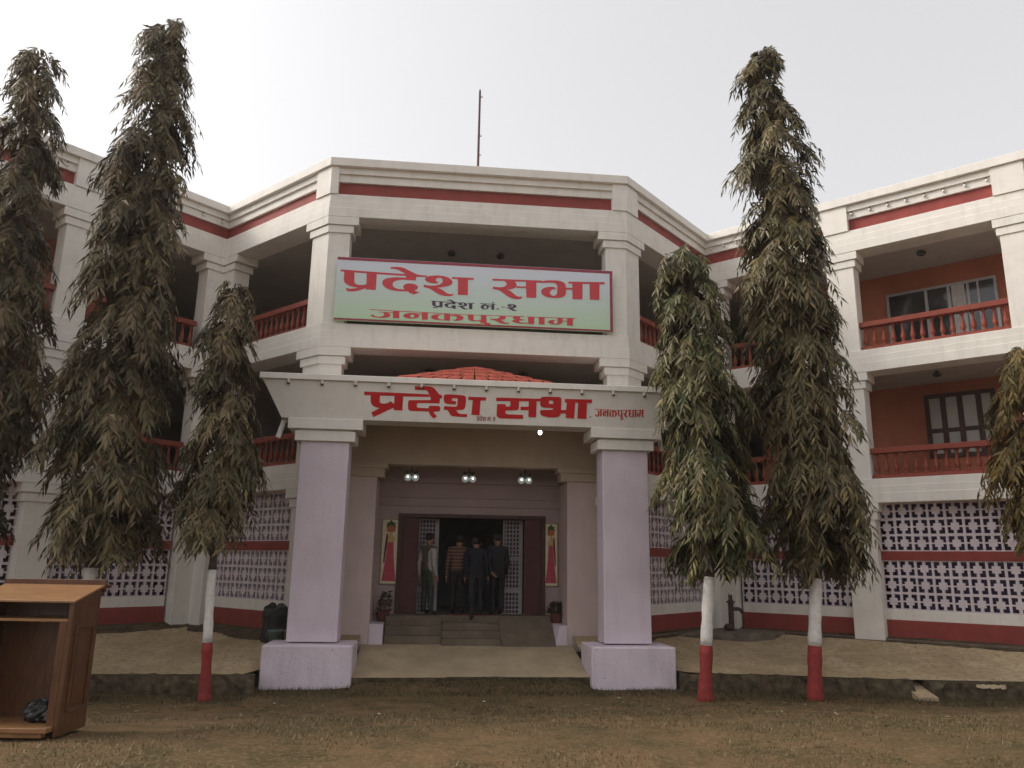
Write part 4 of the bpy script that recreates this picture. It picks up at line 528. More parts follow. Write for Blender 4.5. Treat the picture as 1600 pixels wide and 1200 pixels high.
# windows and doors on the veranda walls
def win(sg, t0, t1, z0, z1, bars, mf, mg, fr=0.05, transom=None, curtain=None, name='window'):
    mb = MB(); d0, d1 = D-0.05, D-0.001
    sg.box(mb, t0, t1, d0, d1, z1-fr, z1); sg.box(mb, t0, t1, d0, d1, z0, z0+fr)
    sg.box(mb, t0, t0+fr, d0, d1, z0+fr, z1-fr); sg.box(mb, t1-fr, t1, d0, d1, z0+fr, z1-fr)
    for b0, b1 in bars: sg.box(mb, b0, b1, d0+0.004, d1, z0+fr, z1-fr)
    if transom: sg.box(mb, t0+fr, t1-fr, d0+0.008, d1, transom-fr*0.5, transom+fr*0.5)
    fo = mb.build(name, mf, HALL)
    mb = MB(); sg.box(mb, t0+fr*0.5, t1-fr*0.5, D-0.022, D-0.004, z0+fr*0.5, z1-fr*0.5); mb.build('pane', mg, fo)
    if curtain:
        mb = MB(); c0, c1 = curtain; K = 14
        pts = [sg.P(c0+(c1-c0)*k/K, D-0.030-0.007*(k % 2)) for k in range(K+1)]
        v = [(x, y, z0+fr) for x, y in pts]+[(x, y, z1-fr) for x, y in pts]
        mb.add(v, [(k, k+1, K+2+k, K+1+k) for k in range(K)]); mb.build('curtain', CURTAIN, fo)
win(WRs, 3.50, 5.74, 5.86, 7.53, [(4.31, 4.37), (4.77, 4.83), (5.16, 5.21), (5.36, 5.40)], FRAMEG, GLASSD, 0.055, None, (4.86, 5.12))
win(WRs, 4.08, 5.45, 3.62, 5.04, [(4.39, 4.50), (4.72, 4.83), (5.08, 5.19)], DARKWOOD, GLASSP, 0.09, 4.22)
win(WLs, 3.60, 5.60, 5.86, 7.40, [(4.25, 4.31), (4.9, 4.96)], FRAMEG, GLASSD, 0.055)
win(WLs, 4.08, 5.45, 3.62, 5.04, [(4.39, 4.50), (4.72, 4.83), (5.08, 5.19)], DARKWOOD, GLASSP, 0.09, 4.22)
for sg in (WLs, WRs):
    for z in (HF2, HF3):
        win(sg, 0.75, 1.65, z+0.01, z+1.95, [(1.17, 1.23)], DARKWOOD, DARKWOOD, 0.08, z+1.5, None, 'door')
        win(sg, 6.9, 8.9, z+0.55, z+1.8, [(7.5, 7.6), (8.2, 8.3)], DARKWOOD, GLASSD, 0.08)

DARKRED = mat('dark_maroon_door_paint', (0.075, 0.02, 0.02), 0.5, 0.2, 5)
# entrance recess behind the porch
mb = MB()
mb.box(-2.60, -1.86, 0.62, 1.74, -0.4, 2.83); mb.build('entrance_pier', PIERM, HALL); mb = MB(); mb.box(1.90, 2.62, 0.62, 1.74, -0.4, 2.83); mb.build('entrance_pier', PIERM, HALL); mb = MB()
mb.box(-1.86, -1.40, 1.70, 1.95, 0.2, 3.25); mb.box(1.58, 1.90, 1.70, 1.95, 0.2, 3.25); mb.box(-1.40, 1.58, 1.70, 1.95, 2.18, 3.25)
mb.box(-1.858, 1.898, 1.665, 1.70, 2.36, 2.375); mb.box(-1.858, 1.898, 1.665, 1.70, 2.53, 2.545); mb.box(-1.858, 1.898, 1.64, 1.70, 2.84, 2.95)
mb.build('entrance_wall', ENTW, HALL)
mb = MB()
mb.box(-1.45, -1.36, 1.66, 1.97, 0.2, 2.20); mb.box(1.54, 1.62, 1.66, 1.97, 0.2, 2.20); mb.box(-1.36, 1.54, 1.66, 1.97, 2.13, 2.20)
dr = mb.build('entrance_door', DARKWOOD, HALL)
mb = MB(); mb.box(-1.36, -1.02, 1.72, 1.77, 0.2, 2.13); mb.box(-1.32, -1.06, 1.705, 1.72, 0.3, 1.05); mb.box(-1.32, -1.06, 1.705, 1.72, 1.2, 2.03); mb.build('door_leaf', DARKRED, dr)
mb = MB(); mb.box(1.18, 1.54, 1.72, 1.77, 0.2, 2.13); mb.box(1.22, 1.50, 1.705, 1.72, 0.3, 1.05); mb.box(1.22, 1.50, 1.705, 1.72, 1.2, 2.03); mb.build('door_leaf', DARKRED, dr)
def grille(x0, x1, y):
    mb = MB(); nx = 6; nz = 22
    mb.box(x0, x0+0.03, y, y+0.05, 0.2, 2.12); mb.box(x1-0.06, x1, y, y+0.05, 0.2, 2.12)
    for i in range(1, nx): xx = x0+(x1-x0)*i/nx; mb.box(xx-0.012, xx+0.012, y+0.008, y+0.045, 0.2, 2.12)
    for j in range(nz+1): zz = 0.2+1.9*j/nz; mb.box(x0, x1, y+0.012, y+0.04, zz-0.013, zz+0.013)
    mb.box(x0, x1, y+0.004, y+0.048, 1.28, 1.36); mb.box(x0, x1, y+0.004, y+0.048, 0.62, 0.70)
    return mb.build('door_grille', GRILLEP, dr)
grille(-1.02, -0.60, 2.02); grille(0.76, 1.18, 2.02)
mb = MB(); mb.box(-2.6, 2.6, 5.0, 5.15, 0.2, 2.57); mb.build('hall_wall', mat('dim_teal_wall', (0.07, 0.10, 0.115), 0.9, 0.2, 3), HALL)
mb = MB(); mb.box(-2.75, -2.6, 1.96, 5.0, 0.2, 2.57); mb.box(2.6, 2.75, 1.96, 5.0, 0.2, 2.57); mb.build('hall_side_wall', DARKIN, HALL)
# steps, ramp, landing and cheek walls
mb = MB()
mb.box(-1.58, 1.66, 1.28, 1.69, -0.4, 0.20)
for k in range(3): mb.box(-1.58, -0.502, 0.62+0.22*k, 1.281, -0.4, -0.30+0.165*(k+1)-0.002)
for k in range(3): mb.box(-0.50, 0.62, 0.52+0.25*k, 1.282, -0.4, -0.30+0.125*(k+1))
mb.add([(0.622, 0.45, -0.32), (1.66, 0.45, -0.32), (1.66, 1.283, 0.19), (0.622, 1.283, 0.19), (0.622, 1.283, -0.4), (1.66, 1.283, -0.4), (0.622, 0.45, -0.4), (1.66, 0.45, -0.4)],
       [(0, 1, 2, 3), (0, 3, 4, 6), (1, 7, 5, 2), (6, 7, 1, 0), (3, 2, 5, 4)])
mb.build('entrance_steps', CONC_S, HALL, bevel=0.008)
mb = MB(); mb.box(-1.857, -1.60, 0.60, 1.68, -0.4, 0.075); mb.build('cheek_wall', LAV, HALL); mb = MB()
mb.add([(1.67, 0.60, -0.30), (1.897, 0.60, 0.07), (1.897, 1.68, 0.07), (1.67, 1.68, 0.07), (1.897, 0.60, -0.4), (1.67, 0.60, -0.4), (1.67, 1.68, -0.4), (1.897, 1.68, -0.4), (1.67, 0.9, 0.07), (1.75, 0.60, 0.07)],
       [(9, 1, 2, 3, 8), (0, 9, 8), (5, 4, 1, 9, 0), (5, 0, 8, 3, 6), (4, 7, 2, 1)])
mb.build('cheek_wall', LAV, HALL)
mb = MB(); mb.box(-0.42, 0.60, 1.34, 1.66, 0.2, 0.212); tag(mb.build('doormat', mat('dull_red_mat', (0.13, 0.03, 0.03), 0.95, 0.2, 30), loc=(0.1, 1.5, 0.2)), 'dull red doormat lying before the dark entrance door', 'doormat')
# ------------------------------------------------------------------ entrance porch
PORCH = thing('entrance_porch', 'square entrance porch on lavender pillars with flared white canopy and painted red lettering', 'porch', (0, -0.7, -0.7))
def canopy_frustum():
    mb = MB()
    zb, zt = 3.64, 4.29
    # outer ring beams: front, left, right (each a flared solid), and rear beam
    mb.hull8([(-3.44, -1.12, zb), (3.44, -1.12, zb), (2.95, -0.60, zb), (-2.95, -0.60, zb), (-3.78, -1.26, zt), (3.78, -1.26, zt), (2.95, -0.60, zt), (-2.95, -0.60, zt)])
    mb.hull8([(-3.44, -1.12, zb), (-2.95, -0.598, zb), (-2.95, 0.35, zb), (-3.44, 0.35, zb), (-3.78, -1.26, zt), (-2.95, -0.598, zt), (-2.95, 0.35, zt), (-3.78, 0.35, zt)])
    mb.hull8([(3.44, -1.12, zb), (3.44, 0.35, zb), (2.95, 0.35, zb), (2.95, -0.598, zb), (3.78, -1.26, zt), (3.78, 0.35, zt), (2.95, 0.35, zt), (2.95, -0.598, zt)])
    return mb.build('canopy', WHITE_CLEAN, PORCH)
CAN = canopy_frustum()
mb = MB(); mb.box(-3.83, 3.83, -1.31, 0.35, 4.292, 4.395); mb.build('cornice', WHITE, CAN, bevel=0.006)
mb = MB(); mb.box(-2.94, 2.94, -0.597, 1.72, 3.84, 4.285); mb.box(-2.62, 2.62, 0.62, 0.92, 3.09, 3.838); mb.box(-2.6, 2.6, 0.922, 1.69, 3.25, 3.83)
mb.box(-2.60, -1.72, 0.58, 0.97, 2.832, 3.088); mb.box(1.76, 2.62, 0.58, 0.97, 2.832, 3.088); mb.box(-2.62, -1.66, 0.55, 1.0, 3.0, 3.088); mb.box(1.70, 2.64, 0.55, 1.0, 3.0, 3.088)
mb.box(-2.948, -2.60, -0.30, 0.62, 3.45, 3.838); mb.box(2.60, 2.948, -0.30, 0.62, 3.45, 3.838)
mb.build('porch_ceiling', CREAM, PORCH)
for sx in (-1, 1):
    x0, x1 = sorted((sx*2.258, sx*3.092))
    mb = MB(); mb.box(x0, x1, -1.04, -0.50, -0.10, 3.28); pl = mb.build('pillar', LAV, PORCH, bevel=0.012)
    mb = MB(); mb.box(x0-0.10, x1+0.10, -1.10, -0.44, 3.25, 3.43); mb.box(x0-0.05, x1+0.05, -1.07, -0.47, 3.42, 3.47); mb.box(x0-0.225, x1+0.225, -1.15, -0.40, 3.455, 3.637)
    mb.build('capital', WHITE_CLEAN, pl, bevel=0.006)
    x0, x1 = sorted((sx*1.965, sx*3.41))
    mb = MB(); mb.box(x0, x1, -1.37, -0.42, -1.0, -0.12); mb.build('pillar_base', LAVD, PORCH, bevel=0.02)
# stubby rain spouts under the canopy corners
for (x, y, dx) in ((-3.42, -0.95, -0.08), (3.40, -0.75, 0.02)):
    mb = MB(); mb.tube([(x, y, 3.62), (x+dx, y-0.02, 3.30)], 0.045, 10); mb.build('rain_spout', PLASTW, PORCH)
# hipped tile roof
mb = MB(); ap = (-0.05, -0.15, 4.93); zb = 4.40; rows = 6
def hip(f): return [(ap[0]+dx*f, ap[1]+dy*f) for dx, dy in ((-2.15, -0.62), (2.15, -0.62), (2.15, 0.45), (-2.15, 0.45))]
for k in range(rows):
    f0, f1 = k/rows, (k+1)/rows
    zt0 = ap[2]-(ap[2]-zb)*f0; zt1 = ap[2]-(ap[2]-zb)*f1+0.022
    p0 = hip(max(f0, 0.001)); p1 = hip(f1)
    for e in range(4):
        a0, b0, a1, b1 = p0[e], p0[(e+1) % 4], p1[e], p1[(e+1) % 4]
        nseg = max(1, int(math.hypot(b1[0]-a1[0], b1[1]-a1[1])/0.24)); off = 0.5*(k % 2)
        cuts = [0]+[min(1, max(0, (i+off)/nseg)) for i in range(1, nseg)]+[1]
        for i in range(len(cuts)-1):
            s0, s1 = cuts[i], cuts[i+1]-0.012*(1 if i < len(cuts)-2 else 0); dz = rnd.uniform(-0.002, 0.003)
            L = lambda a_, b_, s_: (a_[0]+(b_[0]-a_[0])*s_, a_[1]+(b_[1]-a_[1])*s_)
            q0, q1, q2, q3 = L(a1, b1, s0), L(a1, b1, s1), L(a0, b0, s1), L(a0, b0, s0)
            mb.add([(*q0, zt1+dz), (*q1, zt1+dz), (*q2, zt0+dz), (*q3, zt0+dz), (*q0, zt1-0.03), (*q1, zt1-0.03)], [(0, 1, 2, 3), (4, 5, 1, 0)])
mb.build('tiled_roof', TILE, PORCH)

# ------------------------------------------------------------------ lettering
def letters(name, data, fn, m, parent, step=0.0006, base=0.0):
    mb = MB()
    for k, loops in enumerate(data):
        vs = [[Vector((p[0], p[1], 0)) for p in lp] for lp in loops]; flat = [p for lp in vs for p in lp]
        tris = tessellate_polygon(vs); off = base+step*k
        V = [fn(p.x, p.y, off) for p in flat]
        fs = []
        for a_, b_, c_ in tris:
            cr = (flat[b_]-flat[a_]).cross(flat[c_]-flat[a_]).z
            fs.append((a_, b_, c_) if cr > 0 else (a_, c_, b_))
        mb.add(V, fs)
    return mb.build(name, m, parent)
fs_l = math.hypot(0.65, 0.14); fn_u = (0.65/fs_l, -0.14/fs_l)
def fascia(x, s_, off): # along the sloping fascia
    return (x, -1.12-0.14/fs_l*s_-off*fn_u[0], 3.64+0.65/fs_l*s_-off*abs(fn_u[1]))
letters('painted_lettering', PORCH_MAIN, fascia, PAINTRED, CAN, base=0.003)
letters('painted_lettering', PORCH_TOWN, fascia, PAINTRED, CAN, base=0.003)
letters('painted_lettering', PORCH_NUMBER, fascia, PAINTDK, CAN, base=0.003)
letters('paint_mark', PORCH_DOT, fascia, PAINTBK, CAN, base=0.003)

SIGN = thing('sign_board', 'large printed banner board with red Devanagari lettering hung across the upper front opening', 'sign', (-0.05, -0.03, 5.78))
sg_m = bpy.data.materials.new('printed_banner'); sg_m.use_nodes = True
n = sg_m.node_tree.nodes; l = sg_m.node_tree.links; b = n['Principled BSDF']; b.inputs['Roughness'].default_value = 0.45
tc = n.new('ShaderNodeTexCoord'); sp = n.new('ShaderNodeSeparateXYZ'); rp = n.new('ShaderNodeValToRGB')
l.new(tc.outputs['Generated'], sp.inputs[0]); l.new(sp.outputs['Z'], rp.inputs['Fac']); l.new(rp.outputs['Color'], b.inputs['Base Color'])
rp.color_ramp.elements[0].color = (0.47, 0.66, 0.43, 1); rp.color_ramp.elements[1].color = (0.66, 0.69, 0.80, 1)
e = rp.color_ramp.elements.new(0.45); e.color = (0.56, 0.66, 0.60, 1)
mb = MB(); mb.box(-2.815, 2.72, -0.045, -0.006, 5.785, 7.09); mb.build('panel', sg_m, SIGN)
mb = MB(); mb.box(-2.815, 2.72, -0.050, -0.0452, 7.03, 7.085); mb.box(2.66, 2.715, -0.050, -0.0452, 5.79, 7.029); mb.box(-2.81, 2.659, -0.050, -0.0452, 5.79, 5.825); mb.build('border', SIGNMAROON, SIGN)
board = lambda x, z, off: (x, -0.0465-off, z)
letters('lettering', SIGN_MAIN, board, SIGNRED, SIGN); letters('lettering', SIGN_NUMBER, board, SIGNPURP, SIGN); letters('lettering', SIGN_TOWN, board, SIGNRED, SIGN)

# ------------------------------------------------------------------ lamps
proto = None
for k in range(12):
    x = -3.34+k*0.5755; 
    if proto is None:
        proto = thing('lamp_holder', 'x', 'lamp holder', (0, 0, 0), 'lamp holders under the porch cornice')
        mb = MB(); mb.lathe([(0.03, 0), (0.03, -0.02), (0.022, -0.022), (0.022, -0.06)], n=10); mb.build('cap', PLASTW, proto)
        mb = MB(); mb.lathe([(0.027, -0.060), (0.027, -0.085), (0.02, -0.087)], n=10); mb.build('socket', METAL_D, proto)
        c = proto
    else: c = copy_tree(proto)
    c.location = (x, -1.275, 4.291)
    c['label'] = 'small white lamp holder under the porch cornice, %s of twelve from left' % ORD[k]
proto = None
def string_bulb(p, label):
    global proto
    if proto is None:
        proto = thing('string_bulb', 'x', 'bulb', (0, 0, 0), 'festoon bulbs under the parapet')
        mb = MB(); mb.lathe([(0.014, 0.02), (0.014, -0.015)], n=8); mb.build('socket', METAL_D, proto)
        mb = MB(); mb.ball((0, 0, -0.045), 0.028, 0.028, 0.034, 8, 6); mb.build('glass', PLASTW, proto, smooth=True); c = proto
    else: c = copy_tree(proto)
    c.location = p; c['label'] = label
for k, t in enumerate((3.42, 3.80, 4.16, 4.52, 4.88, 5.24, 5.63, 6.02)):
    x, y = WRs.P(t, 0.055); string_bulb((x, y, 8.90), 'white festoon bulb above the right wing red band, %s of eight from left' % ORD[k])
for k, t in enumerate((0.10, 0.42, 0.74)):
    x, y = WRs.P(t, 0.055); string_bulb((x, y, 8.92), 'white festoon bulb beside the right inner roof corner, %s out from the corner' % ORD[k])
for k, t in enumerate((0.12, 0.6, 1.1)):
    x, y = WLs.P(t, 0.055); string_bulb((x, y, 8.90), 'white festoon bulb beside the left inner roof corner, %s out from the corner' % ORD[k])
x, y = WLs.P(3.52, 0.055); string_bulb((x, y, 8.89), 'festoon bulb above the red band just left of the left wing pier')
proto = None
for k, (x, lab) in enumerate(((-1.2, 'left'), (-0.045, 'middle'), (1.10, 'right'))):
    if proto is None:
        proto = thing('globe_lamp', 'x', 'ceiling lamp', (0, 0, 0), 'twin globe lamps over the entrance')
        mb = MB(); mb.box(-0.12, 0.12, -0.05, 0.05, -0.03, 0.0); mb.lathe([(0.03, -0.03), (0.03, -0.08)], -0.075, 0, 8); mb.lathe([(0.03, -0.03), (0.03, -0.08)], 0.075, 0, 8); mb.build('bracket', METAL_D, proto)
        for sx in (-0.075, 0.075):
            mb = MB(); mb.ball((sx, 0, -0.14), 0.072, n=16, m=10); gl = mb.build('globe', GLOBE, proto, smooth=True)
            mb = MB(); mb.ball((sx, -0.052, -0.135), 0.026, 0.026, 0.026, 8, 6); mb.build('bulb', GLOBEHOT, gl, smooth=True)
        c = proto
    else: c = copy_tree(proto)
    c.location = (x, 1.05, 3.02); c['label'] = 'twin glass globe lamp above the entrance, %s pair of the three' % lab
    mb = MB(); mb.tube([(0, 0, 0), (0, 0, 0.23)], 0.012, 6); 
    if k == 0: st = mb.build('stem', METAL_D, loc=(0, 0, 0)); st.parent = c
    else: pass
BL = thing('lit_bulb', 'bright lit bulb hanging alone under the porch ceiling on its right side', 'bulb', (1.21, -0.35, 3.84))
mb = MB(); mb.lathe([(0.02, 3.84), (0.02, 3.70)], 1.21, -0.35, 8); mb.build('socket', PLASTW, BL)
mb = MB(); mb.ball((1.21, -0.35, 3.65), 0.036, 0.036, 0.048, 10, 8); mb.build('glass', BULBON, BL, smooth=True)
TL = thing('tube_light', 'dark slim tube light fixed slanting under the porch ceiling near the left pillar', 'tube light', (-1.6, -0.3, 3.83))
mb = MB(); mb.hull8([(-1.72, -0.50, 3.79), (-1.66, -0.52, 3.79), (-1.42, 0.05, 3.79), (-1.48, 0.07, 3.79), (-1.72, -0.50, 3.838), (-1.66, -0.52, 3.838), (-1.42, 0.05, 3.838), (-1.48, 0.07, 3.838)]); mb.build('batten', METAL_D, TL)
mb = MB(); mb.tube([(-1.68, -0.49, 3.77), (-1.46, 0.05, 3.77)], 0.014, 8); mb.build('tube', PLASTW, TL)
proto = None
for x, y, z, lab in ((-0.95, 1.6, 5.294, 'dark round ceiling lamp over the porch roof, left of the two'), (1.10, 1.6, 5.294, 'dark round ceiling lamp over the porch roof, right of the two'),
                     (-0.55, 1.6, 8.011, 'dark ceiling lamp above the sign board, left of the two'), (0.55, 1.6, 8.011, 'dark ceiling lamp above the sign board, right of the two'),
                     (*WRs.P(4.55, 0.95), 8.011, 'dark ceiling lamp in the top right wing veranda'), (*WRs.P(4.60, 0.95), 5.294, 'dark round ceiling lamp in the middle right wing veranda')):
    if proto is None:
        proto = thing('ceiling_lamp', 'x', 'ceiling lamp', (0, 0, 0), 'ceiling lamps in the verandas')
        mb = MB(); mb.lathe([(0.04, 0.0), (0.04, -0.04), (0.095, -0.05), (0.095, -0.07)], n=16); mb.build('base', METAL_D, proto)
        mb = MB(); mb.lathe([(0.088, -0.071), (0.075, -0.10), (0.04, -0.115), (0.01, -0.12)], n=16); mb.build('shade', GLASSD, proto, smooth=True); c = proto
    else: c = copy_tree(proto)
    c.location = (x, y, z); c['label'] = lab
# mast on the roof
MA = thing('roof_mast', 'thin dark iron mast with small insulator knobs standing on the roof', 'mast', (-0.04, 1.0, 8.46))
mb = MB(); mb.tube([(-0.04, 1.0, 8.46), (-0.04, 1.0, 11.68)], [0.03, 0.024], 8); mb.lathe([(0.024, 11.68), (0.002, 11.74)], -0.04, 1.0, 8); mb.build('pole', POLEM, MA)
for z in (10.08, 10.55, 11.53): mb = MB(); mb.ball((0.005, 0.99, z), 0.025, 0.02, 0.03, 8, 6); mb.build('insulator', PLASTW, MA)
# ------------------------------------------------------------------ kerb walls
def kerb(name, pts, label):
    mb = MB(); th = 0.2; K = []
    for (x0, y0), (x1, y1) in zip(pts, pts[1:]):
        nseg = max(1, int(math.hypot(x1-x0, y1-y0)/0.13))
        for i in range(nseg): K.append((x0+(x1-x0)*i/nseg, y0+(y1-y0)*i/nseg))
    K.append(pts[-1]); v = []; fs = []
    for (x, y) in K:
        j = lambda a_: rnd.uniform(-a_, a_)
        zt = -0.525+j(0.016)
        v += [(x+j(.02), y-0.05+j(.05), -0.92), (x+j(.04), y-0.03+j(.06), -0.66+j(.06)), (x, y+j(.035), zt), (x, y+th, zt+j(.01)), (x, y+th, -0.92)]
    for i in range(len(K)-1):
        for k in range(5): fs.append((i*5+k, i*5+(k+1) % 5, (i+1)*5+(k+1) % 5, (i+1)*5+k)[::-1])
    fs += [(0, 1, 2, 3, 4), tuple((len(K)-1)*5+k for k in range(5))[::-1]]
    mb.add(v, fs); o = mb.build(name, STONE, loc=(K[len(K)//2][0], K[len(K)//2][1], -0.79)); return tag(o, label, 'kerb', 'low kerb walls along the lawn')
kerb('kerb_wall', [(-13.5, -6.2), (-12, -4.6), (-9, -2.3), (-5.75, -1.75), (-3.42, -1.80)], 'low mossy stone kerb behind the lectern, left of the porch')
kerb('kerb_wall', [(3.46, -1.45), (5.42, -1.8), (7.04, -2.23)], 'low dark stone kerb right of the porch, behind the two right painted trunks')
kerb('kerb_wall', [(7.30, -2.28), (9.0, -2.5), (12, -4.7), (13.5, -6.2)], 'low dark stone kerb at far right, beyond the narrow drain gap')
mb = MB(); mb.hull8([(6.98, -2.46, -0.86), (7.30, -2.48, -0.86), (7.28, -1.6, -0.62), (7.06, -1.6, -0.62), (6.98, -2.46, -0.745), (7.30, -2.48, -0.745), (7.28, -1.6, -0.485), (7.06, -1.6, -0.485)])
tag(mb.build('drain_spout', DIRTM, loc=(7.18, -2.2, -0.8)), 'pale earth covered drain chute in the gap between the two right kerbs', 'drain')
mb = MB(); n_ = 14; P0 = [(7.96+0.46*i/n_, -2.368-0.06*i/n_) for i in range(n_+1)]
v = [(x, y-0.10, -0.545+rnd.uniform(-.012, .008)) for x, y in P0]+[(x, y-0.122, -0.592-0.02*math.sin(i*0.6)**2+rnd.uniform(-.012, .012)) for i, (x, y) in enumerate(P0)]
mb.add(v, [(i, n_+1+i, n_+2+i, 1+i) for i in range(n_)]); far_kerb = [o for o in COL.objects if o.name.startswith('kerb_wall')][-1]
mb.build('whitewash_patch', CONC, far_kerb)

# pump platform
mb = MB(); mb.prism([(4.30, 1.22), (6.30, 1.30), (6.80, 1.80), (5.95, 2.75), (5.55, 2.75)], -0.5, -0.10)
tag(mb.build('pump_platform', CONC_D, loc=(5.8, 1.9, -0.3), bevel=0.03), 'low dark concrete platform under the hand pump in the right corner', 'platform')
PU = thing('hand_pump', 'rusty iron hand pump with curved spout standing before the right lattice wall', 'pump', (5.73, 2.10, -0.10))
px_, py_ = 5.73, 2.10
mb = MB(); mb.lathe([(0.10, -0.10), (0.10, -0.08), (0.06, -0.07), (0.055, 0.20), (0.065, 0.22), (0.055, 0.24), (0.06, 0.46), (0.09, 0.47), (0.09, 0.50), (0.05, 0.52), (0.03, 0.57)], px_, py_, 12); mb.build('barrel', METAL_D, PU)
mb = MB(); mb.tube([(px_+0.04, py_-0.02, 0.34), (px_+0.14, py_-0.05, 0.345), (px_+0.20, py_-0.07, 0.32), (px_+0.225, py_-0.08, 0.26)], [0.04, 0.04, 0.042, 0.045], 10); mb.build('spout', METAL_D, PU)
mb = MB(); mb.tube([(px_-0.03, py_, 0.5), (px_-0.035, py_, 0.66)], 0.014, 6); mb.tube([(px_+0.03, py_, 0.5), (px_+0.025, py_, 0.64)], 0.014, 6); mb.tube([(px_-0.01, py_-0.02, 0.62), (px_-0.10, py_-0.22, 0.42), (px_-0.12, py_-0.34, 0.10)], 0.016, 6); mb.build('handle', METAL_D, PU)
mb = MB(); mb.ball((px_-0.12, py_-0.12, -0.03), 0.10, 0.09, 0.075, 10, 7, jit=0.1, rg=rnd); tag(mb.build('water_pot', METAL_D, loc=(px_-0.12, py_-0.12, -0.10), smooth=True), 'small dark pot at the foot of the hand pump', 'pot')
# small dark jug on the plinth edge
x, y = ORs.P(1.55, 0.12); zz = 0.0

# drum wrapped in black polythene and faded buckets left of the porch
x0, y0 = -3.52, 0.05; gz = drive_z(x0, y0)
BG = thing('wrapped_drum', 'lumpy black polythene wrapped drum beside the left porch pillar', 'drum', (x0, y0+.25, gz))
mb = MB(); N = 18; prof = [(0.20, -0.02), (0.235, 0.1), (0.22, 0.3), (0.235, 0.48), (0.20, 0.58), (0.12, 0.64), (0.03, 0.62)]
v = []; 
for i, (rr, z) in enumerate(prof):
    for k in range(N):
        a_ = 2*math.pi*k/N; j = 1+rnd.uniform(-0.09, 0.09)
        v.append((x0+rr*1.05*j*math.cos(a_), y0+.25+rr*j*math.sin(a_), gz+z+(0.05*math.cos(a_*2+1) if i > 3 else 0)+rnd.uniform(-.015, .015)))
fs = [(i*N+k, i*N+(k+1) % N, (i+1)*N+(k+1) % N, (i+1)*N+k) for i in range(len(prof)-1) for k in range(N)]+[tuple((len(prof)-1)*N+k for k in range(N))]
mb.add(v, fs); mb.build('wrapping', BLACKP, BG, smooth=False)
proto = None
for (x, y, m_, lab) in ((-3.42, -0.16, TEAL, 'faded green plastic bucket in front of the black wrapped drum'), (-3.17, -0.10, TEAL2, 'faded cream plastic bucket nearest the left porch pillar')):
    bk = thing('bucket', lab, 'bucket', (x, y, drive_z(x, y)), 'buckets by the left porch pillar'); g0 = drive_z(x, y)-0.01
    mb = MB(); mb.lathe([(0.085, 0), (0.125, 0.26), (0.135, 0.262), (0.135, 0.28), (0.120, 0.28), (0.118, 0.25), (0.08, 0.02)], x, y, 16, zoff=g0); mb.build('tub', m_, bk, smooth=True)
    mb = MB(); mb.tube([(x+0.13*math.cos(t), y-0.05-0.03*math.sin(t), g0+0.27-0.10*math.sin(t)) for t in [math.pi*k/10 for k in range(11)]], 0.006, 6); mb.build('bail', METAL_D, bk)
# earth bank along the foot of the left corner
# ------------------------------------------------------------------ lectern
LE = thing('lectern', 'wooden lectern with sloping top and open back standing on the lawn at far left', 'lectern', (-3.94, -7.23, -0.31))
LE.rotation_euler = (0, 0, -0.10)
def lpart(name, m, fn, bevel=0.004, parent=None):
    mb = MB(); fn(mb); o = mb.build(name, m, loc=(0, 0, 0), bevel=bevel); o.parent = parent or LE; return o
DEP = 0.46; WID = 0.92
def side(mb, x0, x1): mb.add([(x0, 0, 0), (x1, 0, 0), (x1, DEP, 0), (x0, DEP, 0), (x0, 0, 1.125), (x1, 0, 1.125), (x1, DEP, 1.245), (x0, DEP, 1.245)], [(0, 3, 2, 1), (4, 5, 6, 7), (0, 1, 5, 4), (1, 2, 6, 5), (2, 3, 7, 6), (3, 0, 4, 7)])
sp_ = lpart('side_panel', WOOD, lambda mb: side(mb, -0.045, 0.0))
def moulding(mb):
    for (y0, y1, z0, z1) in ((0.07, 0.10, 0.18, 0.92), (0.36, 0.39, 0.18, 0.92), (0.10, 0.36, 0.89, 0.92), (0.10, 0.36, 0.18, 0.21)): mb.box(0.0005, 0.014, y0, y1, z0, z1)
    mb.box(0.0005, 0.007, 0.14, 0.32, 0.25, 0.85)
lpart('panel_moulding', WOOD, moulding, 0.003, sp_)
lpart('side_panel', WOOD, lambda mb: side(mb, -WID, -WID+0.045))
lpart('front_panel', WOOD, lambda mb: mb.box(-WID+0.046, -0.046, DEP-0.03, DEP-0.001, 0.02, 1.21))
lpart('desk_top', WOODTOP, lambda mb: mb.hull8([(-WID-0.02, -0.03, 1.120), (0.02, -0.03, 1.120), (0.02, DEP, 1.2455), (-WID-0.02, DEP, 1.2455), (-WID-0.02, -0.03, 1.142), (0.02, -0.03, 1.142), (0.02, DEP, 1.267), (-WID-0.02, DEP, 1.267)]))
lpart('ledge', WOOD, lambda mb: (mb.box(-WID-0.03, 0.03, DEP+0.001, DEP+0.03, 1.20, 1.315), mb.box(-WID-0.05, 0.06, DEP+0.0305, DEP+0.06, 1.24, 1.27)))
lpart('shelf', WOODTOP, lambda mb: mb.box(-WID+0.046, -0.046, 0.005, DEP-0.031, 0.955, 0.98))
lpart('stile', WOOD, lambda mb: mb.box(-0.115, -0.046, 0.002, 0.03, 0.06, 0.953))
lpart('stile', WOOD, lambda mb: mb.box(-WID+0.046, -WID+0.115, 0.002, 0.03, 0.06, 0.953))
lpart('base_board', WOODTOP, lambda mb: (mb.box(-WID+0.046, -0.046, -0.10, DEP-0.031, 0.045, 0.085), mb.box(-WID+0.02, -0.10, -0.07, 0.0, 0.0, 0.044)))
PB = thing('plastic_bag', 'crumpled black plastic bag on the bottom board inside the lectern', 'bag', (-4.17, -7.02, -0.225))
